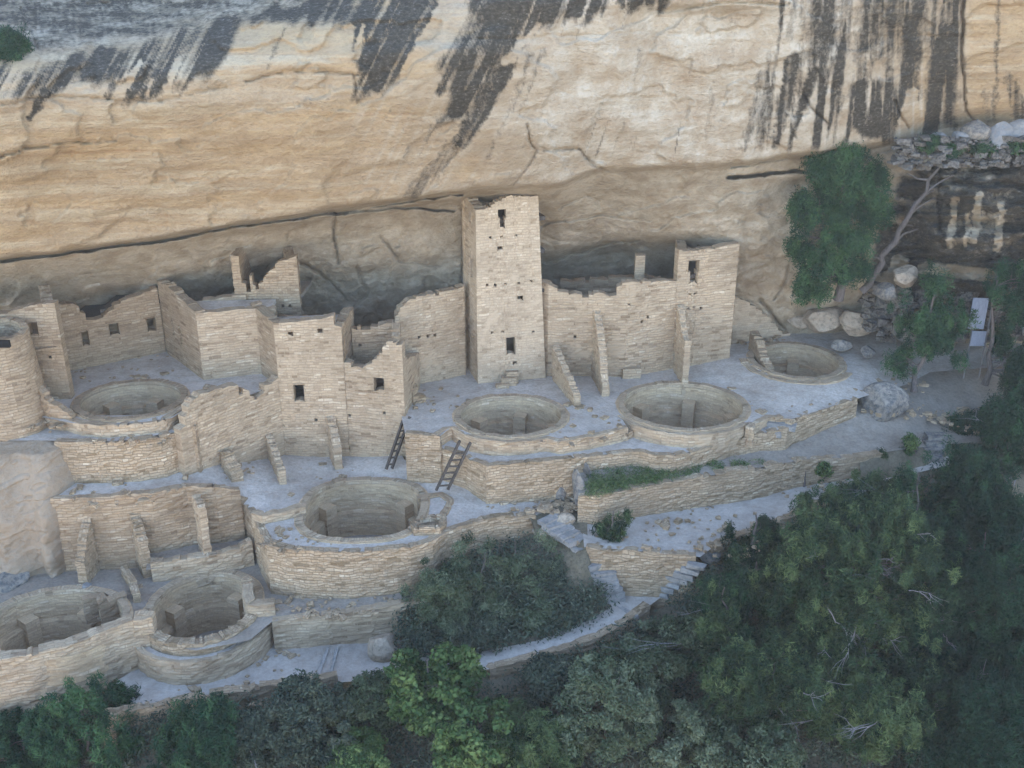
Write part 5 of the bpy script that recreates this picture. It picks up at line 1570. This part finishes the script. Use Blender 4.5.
def tree(name, label, cat, base, lobes, mat, seed, nclump=160, per=90, leaf=.055, cr=.34, trunk_r=.14, gap=.0, dead=0, group=None, bark='bark', lean=None, flat=.75, slim=.45, shell=.45, limbs=14, tint=.5, tvar=.24, dead_dir=None, dead_len=1.0):
    """lobes: list of (x,y,z,rx,ry,rz) ellipsoids that make up the crown"""
    r = np.random.default_rng(seed)
    nclump = int(nclump * 1.3); per = int(per * 1.5); cr *= 1.05; gap += .10
    if mat in ('pine', 'juniper'):
        slim = .16; leaf *= 1.7; per = int(per * .85); cr *= .72; nclump = int(nclump * 1.7); tvar = .3; flat = 1.7; gap -= .02; shell = .3
    else:
        leaf *= 1.25
    t = thing(name, label, cat, base, group)
    vol = np.array([l[3] * l[4] * l[5] for l in lobes]) ** .48
    pick = r.choice(len(lobes), nclump, p=vol / vol.sum())
    Lb = np.array(lobes)[pick]
    d = rand_dirs(nclump, r)
    rad = shell + (1 - shell) * r.random(nclump) ** .6
    rad *= 1 + .42 * fbm(d[:, 0] * 1.7 + seed, d[:, 1] * 1.7, d[:, 2] * 1.7, seed, 2)
    C = Lb[:, :3] + d * rad[:, None] * Lb[:, 3:]
    if gap:
        g = fbm(C[:, 0] * .9, C[:, 1] * .9, C[:, 2] * .9, seed + 3, 2)
        C = C[g > -gap]
    R = cr * r.uniform(.6, 1.35, len(C))
    tn = np.clip(tint + r.normal(0, tvar, len(C)) + .25 * fbm(C[:, 0] * 1.1, C[:, 1] * 1.1, C[:, 2] * 1.1, seed + 9, 2), 0, 1)
    V, F, T = clumps(C, R, per, leaf, r, flat, tn, slim)
    link('crown', mesh_np('crown', V, F, 4, tint=T), M[mat], t)
    # trunk and limbs
    tb_ = Tubes()
    top = np.array([np.mean([l[0] for l in lobes]), np.mean([l[1] for l in lobes]), max(l[2] + l[5] * .55 for l in lobes)])
    if lean is not None: top = np.array(lean, float)
    tp = limb(base, top, r, .05, 7)
    tb_.add(tp, [trunk_r * (1 - .85 * k / 7) * (1.25 if k == 0 else 1) for k in range(8)], 8)
    sel = r.choice(len(C), min(limbs, len(C)), replace=False)
    for k in sel:
        c = C[k]
        f = np.clip((c[2] - .25 * np.linalg.norm(c[:2] - top[:2]) - base[2]) / max(top[2] - base[2], .1), .12, .95)
        i = int(f * 7); a = tp[i] + (tp[min(i + 1, 7)] - tp[i]) * (f * 7 - i)
        P = limb(a, c, r, .16, 4)
        r0 = trunk_r * .45 * (1 - .6 * f)
        tb_.add(P, [r0, r0 * .75, r0 * .5, r0 * .35, r0 * .15], 5)
        for q in range(3):
            c2 = P[3] + r.normal(size=3) * cr * 1.2
            tb_.add([P[2], (P[2] + c2) / 2 + r.normal(size=3) * .05, c2], [r0 * .35, r0 * .25, r0 * .1], 4)
    tb_.build('trunk', M[bark], t)
    if dead:
        for q in range(int(dead * .75 + .5)):
            db = Tubes()
            l = Lb[r.integers(len(Lb))]
            dd = rand_dirs(1, r)[0]; dd[1] = -abs(dd[1]) - .35
            if dead_dir is not None: dd = dd * .6 + np.array(dead_dir)
            dd /= np.linalg.norm(dd)
            a = l[:3] + dd * l[3:] * r.uniform(.45, .75)
            b = a + (dd * np.array([1, .7, .5]) + np.array([r.normal() * .5, 0, r.normal() * .4])) * r.uniform(.7, 1.3) * dead_len
            P = limb(a, b, r, .10, 6)
            w0 = r.uniform(.014, .024)
            db.add(P, [w0 * (1 - .8 * k / 6) for k in range(7)], 5)
            for s_ in range(r.integers(3, 7)):
                i = r.integers(1, 6)
                e = P[i] + (P[i] - P[i - 1]) * r.uniform(1.5, 4) + r.normal(size=3) * .16 * dead_len
                db.add([P[i], (P[i] + e) / 2 + r.normal(size=3) * .04, e], [w0 * .5, w0 * .35, w0 * .12], 4)
            db.build('dead_branch', M['deadwood'], t)
    return t

def lobe(px, py, Y, rx, ry, dep=None):
    """an ellipsoid of crown at depth Y that measures rx by ry photo pixels"""
    x, y, z = WY(px, py, Y)
    s = (CP * (y - CY) - SP * (z - CZ)) / FPX
    return (x, y, z, rx * s, (dep if dep is not None else rx * s * .9), ry * s)

def gz(x, y): return float(terrain_z(x, y))

# big pinyon against the cliff
tree('pine_tree', 'tall dark pine growing against the streaked cliff at the upper right', 'tree', WY(838, 300, 1.4),
     [lobe(852, 128, 1.0, 12, 16), lobe(850, 145, 1.0, 24, 18), lobe(838, 168, .9, 34, 24), lobe(852, 195, .8, 38, 28), lobe(820, 220, .9, 30, 22), lobe(846, 238, .8, 30, 20), lobe(822, 262, 1.0, 26, 18), lobe(852, 270, 1.0, 18, 14), lobe(810, 288, 1.2, 18, 10), lobe(872, 172, 1.0, 16, 10), lobe(874, 214, .9, 18, 12), lobe(802, 205, 1.0, 14, 9), lobe(798, 250, 1.1, 12, 8)],
     'pine', 1, nclump=330, per=95, leaf=.055, cr=.36, trunk_r=.17, gap=.09, limbs=34, tint=.6)
# young pine beside the board
tree('pine_tree', 'young pine with a slanting trunk between the big boulder and the white board', 'tree', W(914, 392, -.2),
     [lobe(930, 285, .2, 22, 20), lobe(915, 300, .2, 22, 14), lobe(950, 312, .1, 26, 20), lobe(922, 318, .1, 26, 14), lobe(925, 335, 0, 32, 18), lobe(945, 350, 0, 26, 20), lobe(905, 360, 0, 20, 12), lobe(950, 375, 0, 18, 14)],
     'pine', 2, nclump=300, per=90, leaf=.055, cr=.3, trunk_r=.11, gap=.06, limbs=22, tint=.55)
tree('pine_tree', 'thin-trunked dark pine at the right edge in front of the white board', 'tree', W(985, 384, -.2),
     [lobe(1010, 285, -.2, 26, 20), lobe(1030, 310, -.3, 26, 26), lobe(1005, 340, .2, 12, 12), lobe(1030, 360, -.3, 22, 30), lobe(990, 290, .1, 12, 10)],
     'pine', 3, nclump=260, per=85, leaf=.055, cr=.3, trunk_r=.12, gap=.06, limbs=18, dead=4, lean=WY(998, 280, -.2), dead_len=.8, tint=.35)
# rough dead trunk wedged along the ledge
dt = Tubes()
r__ = np.random.default_rng(12)
a_, b__ = np.array(WY(862, 294, 1.2)), np.array(WY(938, 168, .5))
P_ = [a_ + (b__ - a_) * k / 12 + r__.normal(size=3) * .09 for k in range(13)]
dt.add(P_, [.16, .16, .13, .14, .11, .13, .10, .11, .09, .09, .07, .07, .04], 9)
for k in (3, 5, 6, 8, 9, 10, 11):
    e_ = P_[k] + np.array([r__.choice([-1, 1]) * r__.uniform(.3, .9), -.15, r__.uniform(.1, .8)])
    dt.add([P_[k], (P_[k] + e_) / 2 + r__.normal(size=3) * .08, e_], [.06, .04, .015], 5)
o = dt.build('dead_tree', M['darkbark']); meta(o, 'rough dead trunk leaning diagonally along the dark broken ledge', 'dead tree')
for k, (x, y, w_, h_) in enumerate([(885, 292, .55, .4), (905, 275, .6, .5)]):
    boulder('boulder', ['broken dark block at the foot of the leaning dead trunk', 'angular block right of the foot of the dead trunk', 'dark block halfway up beside the dead trunk', 'tall split block left of the dead trunk', 'rust-brown block between pine and dead trunk', 'block resting above the middle of the dead trunk', 'long low block under the streaked dark band', 'low block at the right under the streaked dark band', 'upright fractured block behind the upper dead trunk', 'flat block at the top of the dead trunk'][k], WY(x, y, 1.6 if k < 8 else 1.3), (w_, w_ * .8, h_), M['boulder' if k % 2 == 0 else 'boulder_tan'], 500 + k, rot=k * .9, sub=4, cuts=13, rough=.14)

def ground_Y(px, row):
    for Y in np.arange(-2, -32, -.1):
        x, y, z = WY(px, row, float(Y))
        if z > gz(x, y): return float(Y)
    return -20.0

def bushy(label, px, py, Y, rx, ry, mat, seed, name='shrub', cat='shrub', nclump=90, per=80, leaf=.05, cr=.28, dead=0, gap=.1, tint=.5, group=None, base=None, **k):
    if base is None and py > 480:      # stand it on the slope below the middle of its crown
        Y = ground_Y(px, py + ry * .8) - .15
    l0 = lobe(px, py, Y, rx, ry)
    r = np.random.default_rng(seed + 500)
    L_ = [l0[:3] + (l0[3] * .88, l0[4] * .9, l0[5] * .88)]
    for q in range(5):
        a = r.uniform(0, 6.28)
        L_.append((l0[0] + math.cos(a) * l0[3] * .55, l0[1] + r.uniform(-.4, .4) * l0[4], l0[2] + math.sin(a) * l0[5] * .5, l0[3] * r.uniform(.4, .6), l0[4] * .55, l0[5] * r.uniform(.4, .6)))
    bz = base if base is not None else min(gz(l0[0], l0[1]), l0[2] - l0[5])
    return tree(name, label, cat, (l0[0], l0[1], bz), L_, mat, seed, nclump, per, leaf, cr, .06 if name == 'shrub' else .13, gap, dead, group, tint=tint, **k)

# the dense junipers of the lower right
bushy('spiky young conifer with a pointed top beside the steps at the trail fork', 752, 585, -8.4, 36, 58, 'juniper', 11, 'juniper_tree', 'tree', 260, 85, .048, .26, dead=1, tint=.35)
bushy('pointed conifer top just left of the upper trail edging', 728, 606, -8.9, 30, 38, 'pine', 12, 'juniper_tree', 'tree', 140, 85, .048, .24, tint=.4)
bushy('wide juniper full of pale dead branches in the centre of the thicket', 858, 592, -8.6, 100, 100, 'juniper', 13, 'juniper_tree', 'tree', 680, 75, .05, .28, dead=26, gap=.12, tint=.42, limbs=40, dead_len=.9)
bushy('yellow-green juniper top overlapping the outer edge of the upper trail', 872, 498, -5.6, 48, 34, 'juniper', 14, 'juniper_tree', 'tree', 230, 85, .048, .26, dead=5, tint=.55)
bushy('dark juniper right of the narrow steps at the end of the upper trail', 962, 495, -4.6, 46, 62, 'pine', 15, 'juniper_tree', 'tree', 330, 85, .05, .28, dead=3, tint=.15)
bushy('small bush beside the narrow steps', 955, 438, -1.6, 16, 14, 'pine', 16, nclump=50)
bushy('light green bush at the foot of the narrow steps', 916, 448, -3.2, 14, 18, 'bright', 17, nclump=50, leaf=.045)
bushy('very dark juniper at the right edge below the dead bleached branches', 1005, 610, -7.4, 76, 80, 'pine', 18, 'juniper_tree', 'tree', 460, 80, .05, .3, tint=.0, dead=2)
bushy('yellow-green juniper low in the picture with long white dead branches', 866, 715, -13.6, 62, 46, 'juniper', 19, 'juniper_tree', 'tree', 300, 85, .048, .26, dead=9, tint=.68, gap=.2)
bushy('dark juniper at the bottom right corner', 985, 735, -12.6, 84, 60, 'pine', 20, 'juniper_tree', 'tree', 400, 80, .05, .3, tint=.0)
bushy('mid-green juniper between the centre thicket and the right edge', 935, 640, -9.6, 46, 46, 'pine', 21, 'juniper_tree', 'tree', 240, 80, .05, .27, tint=.1, dead=4)
bushy('grey-green juniper low behind the trail edging near the picture centre', 762, 680, -12.2, 66, 56, 'juniper', 22, 'juniper_tree', 'tree', 340, 80, .05, .27, tint=.4, dead=6, gap=.15)
bushy('small young conifer at the fork of the trail above the blue-green scrub', 680, 640, -11.0, 44, 32, 'sage', 23, nclump=170, per=80, tint=.35, dead=2)
tree('juniper_tree', 'tall spiky conifer with two pointed tops where the log steps cross the upper trail', 'tree', (WY(745, 640, -8.2)[0], -8.2, gz(WY(745, 640, -8.2)[0], -8.2)),
     [lobe(767, 516, -7.9, 10, 16), lobe(740, 526, -8.1, 9, 16), lobe(762, 538, -8.0, 20, 18), lobe(740, 545, -8.0, 18, 18), lobe(756, 560, -8.0, 28, 24), lobe(738, 570, -8.3, 22, 24), lobe(756, 596, -8.5, 40, 32), lobe(768, 630, -9.2, 46, 38), lobe(728, 620, -9.0, 28, 30)], 'juniper', 41, nclump=520, per=80, leaf=.048, cr=.22, trunk_r=.13, dead=2, tint=.3, limbs=30)
bushy('dark juniper at the right edge in the middle of the dark slope', 1000, 672, -9, 50, 46, 'pine', 47, 'juniper_tree', 'tree', 280, 80, .05, .28, tint=.02, dead=2)
bushy('dark juniper between the mid-green juniper and the dark right edge', 962, 610, -9, 40, 46, 'pine', 48, 'juniper_tree', 'tree', 240, 80, .05, .27, tint=.05, dead=3)
bushy('dark juniper filling the gap right of the wide juniper', 935, 565, -7.0, 46, 50, 'pine', 42, 'juniper_tree', 'tree', 260, 80, .05, .27, tint=.02, dead=4)
bushy('very dark pine at the right edge above the bleached branches', 1015, 430, -3.0, 36, 48, 'pine', 43, 'pine_tree', 'tree', 240, 80, .05, .28, tint=.15, dead=2)
bushy('dark pine at the right edge behind the bleached branches', 1008, 540, -5.8, 56, 60, 'pine', 44, 'pine_tree', 'tree', 260, 80, .05, .28, tint=.1, dead=3)
bushy('olive juniper between the spiky conifer and the grey-green juniper', 800, 655, -10.8, 48, 44, 'juniper', 45, 'juniper_tree', 'tree', 230, 80, .05, .27, tint=.35, dead=7)
bushy('dark juniper behind the low yellow-green one', 915, 690, -11.8, 52, 44, 'juniper', 46, 'juniper_tree', 'tree', 240, 80, .05, .27, tint=.15, dead=4)
def spire(label, px, top, bot, Y, w, mat, seed, tint):
    n = 5
    Y = ground_Y(px, bot)
    L_ = [lobe(px + (k % 2 - .5) * w * .25, top + (bot - top) * (k + .5) / n, Y, w * (.16 + .42 * k / (n - 1)), (bot - top) / n * .85) for k in range(n)]
    b = WY(px, bot, Y)
    return tree('juniper_tree', label, 'tree', (b[0], Y, gz(b[0], Y)), L_, mat, seed, nclump=120, per=85, leaf=.048, cr=.2, trunk_r=.09, gap=.1, tint=tint, limbs=26)
spire('narrow upright conifer rising out of the left side of the wide juniper', 812, 500, 600, -7.2, 54, 'juniper', 71, .62)
spire('narrow dark conifer at the upper right of the wide juniper', 912, 470, 570, -5.6, 50, 'pine', 72, .4)
spire('upright conifer standing above the grey-green junipers, right of the trail fork', 722, 585, 672, -9.8, 50, 'juniper', 73, .45)
spire('dark upright conifer near the right edge, under the bleached branches', 975, 530, 650, -7.4, 60, 'pine', 74, .2)
spire('small upright conifer in the middle of the thicket above the yellow-green juniper', 840, 620, 700, -11.0, 50, 'juniper', 75, .75)
bushy('low bush at the left end of the trail below the stone pier', 122, 702, -12.6, 18, 13, 'pine', 76, nclump=50, tint=.4)
bushy('low scrub at the right edge below the ground path', 985, 462, -3.6, 34, 16, 'scrub', 77, nclump=110, tint=.25, dead=1)
bushy('dark scrub between the narrow steps and the right edge', 968, 425, -1.4, 22, 12, 'pine', 78, nclump=70, tint=.2)
bushy('dense dark pine crown cut by the right edge of the picture', 1022, 385, -1.2, 24, 34, 'pine', 79, 'pine_tree', 'tree', 150, 80, .05, .28, tint=.12, dead=2)
bushy('little grey bush on the bare bank below the irregular slab steps', 578, 574, -8.3, 11, 10, 'sage', 82, nclump=40, per=100, leaf=.042, cr=.18, tint=.4, base=-4.2)
# bleached snags
def snag(label, base, spread, seed, n=7, h=1.6):
    r = np.random.default_rng(seed)
    tb_ = Tubes()
    for k in range(n):
        e = np.array(base) + np.array([r.normal() * spread, r.normal() * spread * .6, h * r.uniform(.3, 1)])
        P = limb(base, e, r, .3, 6)
        tb_.add(P, [.045 * (1 - .8 * q / 6) for q in range(7)], 5)
        for s_ in range(5):
            i = r.integers(2, 6); e2 = P[i] + r.normal(size=3) * .3
            tb_.add([P[i], (P[i] + e2) / 2 + r.normal(size=3) * .05, e2], [.02, .014, .005], 4)
    o = tb_.build('dead_shrub', M['deadwood']); meta(o, label, 'dead shrub')
snag('bleached dead branches at the right edge beside the dark juniper', W(1018, 500, -3.2), .7, 1, 9, 2.0)
snag('pale dead twigs below the narrow steps', W(925, 480, -2.9), .7, 2, 9, .5)
snag('bare grey sapling standing beside the log steps on the upper trail', W(790, 560, -4.6), .12, 3, 2, 1.9)

# mound of grey-green bushes between terrace and trail
for k, (x, y, Y_, rx, ry, mt, tn, lb_) in enumerate([
        (436, 603, -9.6, 46, 44, 'sage', .6, 'grey-green bush at the left end of the mound above the trail'), (480, 585, -9.0, 48, 48, 'sage', .45, 'rounded bush in the middle of the mound, below the terrace corner'),
        (520, 568, -8.2, 44, 42, 'sage', .68, 'highest grey-green bush of the mound, reaching the terrace wall'), (555, 590, -8.4, 36, 38, 'scrub', .36, 'dark bush of the mound beside the winding slab steps'),
        (530, 610, -9.2, 46, 22, 'sage', .55, 'low bush at the foot of the mound along the trail'), (470, 624, -9.9, 46, 18, 'scrub', .42, 'low bush of the mound nearest the bright green tree')]):
    bushy(lb_, x, y, Y_, rx, ry, mt, 100 + k, nclump=190, per=110, leaf=.042, cr=.26, tint=tn, group='bushes of the mound above the trail', base=-5.0, slim=.25, up=.5) if False else bushy(lb_, x, y, Y_, rx, ry, mt, 100 + k, nclump=190, per=110, leaf=.042, cr=.26, tint=tn, group='bushes of the mound above the trail', base=-5.0, slim=.28)

# near row along the bottom; centre shrubs tinted paler to paint in a veil
near_row = [
    (88, 724, -13.7, 62, 54, 'pine', .55, .05, 'dark green bush at the bottom left corner', 240), (20, 745, -14.6, 50, 40, 'pine', .35, .05, 'low dark bush in the very corner', 120),
    (196, 738, -13.7, 54, 48, 'pine', .40, .05, 'second dark bush from the left along the bottom', 220), (262, 742, -13.8, 34, 36, 'scrub', .30, .045, 'twiggy grey bush between two dark bushes at the bottom', 150),
    (318, 722, -13.4, 46, 44, 'scrub', .22, .05, 'dark bush below the log steps', 230), (370, 705, -12.9, 34, 34, 'sage', .22, .045, 'blue-green bush left of the bright green tree', 170),
    (600, 715, -12.6, 60, 50, 'sage', .62, .045, 'grey-green shrub at the bottom centre, tint lightened like haze', 280), (560, 680, -11.9, 40, 24, 'scrub', .28, .045, 'dark scrub right below the trail bend', 150),
    (640, 672, -11.6, 42, 28, 'sage', .42, .045, 'grey-green scrub below the trail edging', 150), (690, 740, -13.4, 60, 38, 'sage', .75, .045, 'grey-green shrub right of the bottom centre, haze painted into its tint', 240),
    (530, 745, -14.4, 56, 36, 'juniper', .75, .045, 'yellow-green shrub at the bottom, right of the bright green tree', 220), (760, 750, -14.0, 50, 30, 'sage', .4, .045, 'grey shrub at the bottom beside the yellow-green juniper', 170),
    (365, 765, -15.0, 40, 26, 'bright', .45, .045, 'bright green bush touching the bottom edge', 140)]
for k, (x, y, Y_, rx, ry, mt, tn, lf, lb_, nc) in enumerate(near_row):
    bushy(lb_, x, y, Y_, rx, ry, mt, 200 + k, nclump=nc, per=95, leaf=lf, cr=.25, tint=tn, dead=1 if k in (3, 8) else 0)
bushy('bright green broad-leaved tree beside the trail, lower centre', 432, 690, -12.7, 50, 46, 'bright', 31, 'broadleaf_tree', 'tree', 250, 75, .06, .26, tint=.35, slim=.7)
bushy('second bright green tree overlapping the bottom edge', 470, 735, -13.8, 62, 44, 'bright', 32, 'broadleaf_tree', 'tree', 270, 80, .055, .27, tint=.48, slim=.7)
bushy('small bush growing on the upper trail against the long dry-laid wall', 613, 523, -7.75, 19, 19, 'juniper', 33, nclump=80, per=90, leaf=.04, cr=.2, tint=.5, base=-2.45)
bushy('upright light green sapling against the dry-laid wall', 824, 470, -4.3, 7, 14, 'bright', 34, nclump=30, per=80, leaf=.04, cr=.16, base=-2.4)
bushy('smaller dark sapling left of the light green sapling', 805, 478, -4.5, 8, 10, 'juniper', 35, nclump=25, per=80, leaf=.04, cr=.15, base=-2.4)
bushy('juniper top poking over the trail edging', 880, 462, -3.6, 10, 14, 'juniper', 36, nclump=35, per=80, leaf=.04, cr=.16, base=-2.1)
bushy('dark bush clinging to the rock at the upper left corner', 8, 55, -5.8, 24, 22, 'pine', 37, nclump=90, per=80, leaf=.05, cr=.28, base=WY(8, 70, -5.6)[2])
for k, (x, y, lb_) in enumerate([(985, 148, 'green tuft below the split boulder on the high shelf'), (925, 142, 'green bush at the left end of the high shelf'), (1018, 146, 'green tuft at the right end of the high shelf'), (955, 150, 'small tuft between the pale shelf boulders')]):
    bushy(lb_, x, y, .5, 14, 5, 'pine', 300 + k, nclump=34, per=60, leaf=.045, cr=.18, base=WY(x, y + 8, .8)[2], group='tufts on the high shelf')

def scree():
    r = random.Random(9); p = Poly()
    for _ in range(420):
        x = r.uniform(895, 1040); y = r.uniform(138, 168)
        c = WY(x, y, r.uniform(.2, 1.0)); s = r.choice((.06, .08, .12, .18, .3))
        p.box(c, (s * r.uniform(.9, 1.8), s, s * .6), r.uniform(0, 3), r.random(), s * .22)
    for _ in range(360):
        x = r.uniform(865, 1040); y = r.uniform(285, 340)
        c = WY(x, y, r.uniform(2.2, 3.4)); s = r.choice((.08, .12, .18, .28, .4))
        p.box(c, (s * r.uniform(.9, 1.8), s, s * .7), r.uniform(0, 3), r.random(), s * .24)
    o = p.build('rubble', M['dark_rock']); meta(o, kind='stuff', label='broken rock lying on the high shelf and at the foot of the dark ledges')
scree()
def scatter_leaves(name, pts, hgt, mat, per, leaf, seed, label, slim=.2, R=.16):
    r = np.random.default_rng(seed)
    C = np.array(pts); n = len(C)
    tn = np.clip(r.normal(.45, .25, n), 0, 1)
    V, F, T = clumps(C, hgt * r.uniform(.6, 1.3, n), per, leaf, r, .9, tn, slim)
    o = link(name, mesh_np(name, V, F, 4, tint=T), M[mat]); meta(o, label, kind='stuff')
r_ = random.Random(3)
pts = []
while len(pts) < 330:      # weeds on the planted ledge
    x = r_.uniform(588, 765); y = r_.uniform(462, 498)
    lo = np.interp(x, [588, 640, 700, 765], [468, 466, 463, 460]); hi = np.interp(x, [588, 640, 700, 765], [495, 484, 471, 463])
    if lo < y < hi and r_.random() < np.interp(x, [588, 650, 765], [1, .8, .45]):
        pts.append(W(x, y, -1.15))
scatter_leaves('grass', pts, .24, 'grass', 60, .05, 61, 'weeds and grass growing on the planted ledge')
pts = []
for _ in range(420):      # twiggy scrub on the mound between terrace and trail
    x = r_.uniform(402, 606); lo = np.interp(x, [402, 440, 480, 520, 560, 606], [604, 580, 552, 538, 545, 585]); hi = np.interp(x, [402, 480, 540, 590, 606], [650, 650, 636, 616, 604])
    y = r_.uniform(lo, hi)
    if x > 548 and y < np.interp(x, [548, 575, 590, 606], [548, 560, 578, 602]): continue
    pts.append(W(x, y, float(np.interp(y, [540, 650], [-3.0, -4.8])) + .15))
while len(pts) < 6000:     # undergrowth of the slope below the trail
    x = r_.uniform(-16, 18); y = r_.uniform(-24, -4)
    ye = float(np.interp(x, EX, EY))
    if y < ye - .35: pts.append((x, y, gz(x, y) + r_.uniform(0, .6)))
scatter_leaves('undergrowth', pts, .5, 'scrub', 60, .07, 62, 'low scrub covering the slope below the trail', .35)
pts = []
for _ in range(150):
    x = r_.uniform(450, 960); y = np.interp(x, [450, 600, 760, 960], [545, 590, 480, 430]) + r_.uniform(-10, 10)
    z = np.interp(x, [450, 600, 760, 960], [-3.6, -4.1, -2.4, -1.5])
    pts.append(W(x, y, z))
scatter_leaves('weeds', pts, .07, 'scrub', 22, .035, 63, 'thin weeds along the foot of the walls')

# ------------------------------------------------------------------ air
def haze(density):
    p = Poly()
    p.box((0, -60, -9), (160, 150, 72))
    me = mesh_np('haze', p.V, p.F, 4)
    m = bpy.data.materials.new('haze'); m.use_nodes = True
    nt = m.node_tree; nt.nodes.clear()
    out = nt.nodes.new('ShaderNodeOutputMaterial'); v = nt.nodes.new('ShaderNodeVolumePrincipled')
    v.inputs['Density'].default_value = density
    v.inputs['Color'].default_value = (.86, .90, .95, 1)
    v.inputs['Anisotropy'].default_value = .2
    nt.links.new(v.outputs[0], out.inputs['Volume'])
    o = link('haze', me, m); meta(o, kind='stuff')
haze(.00042)
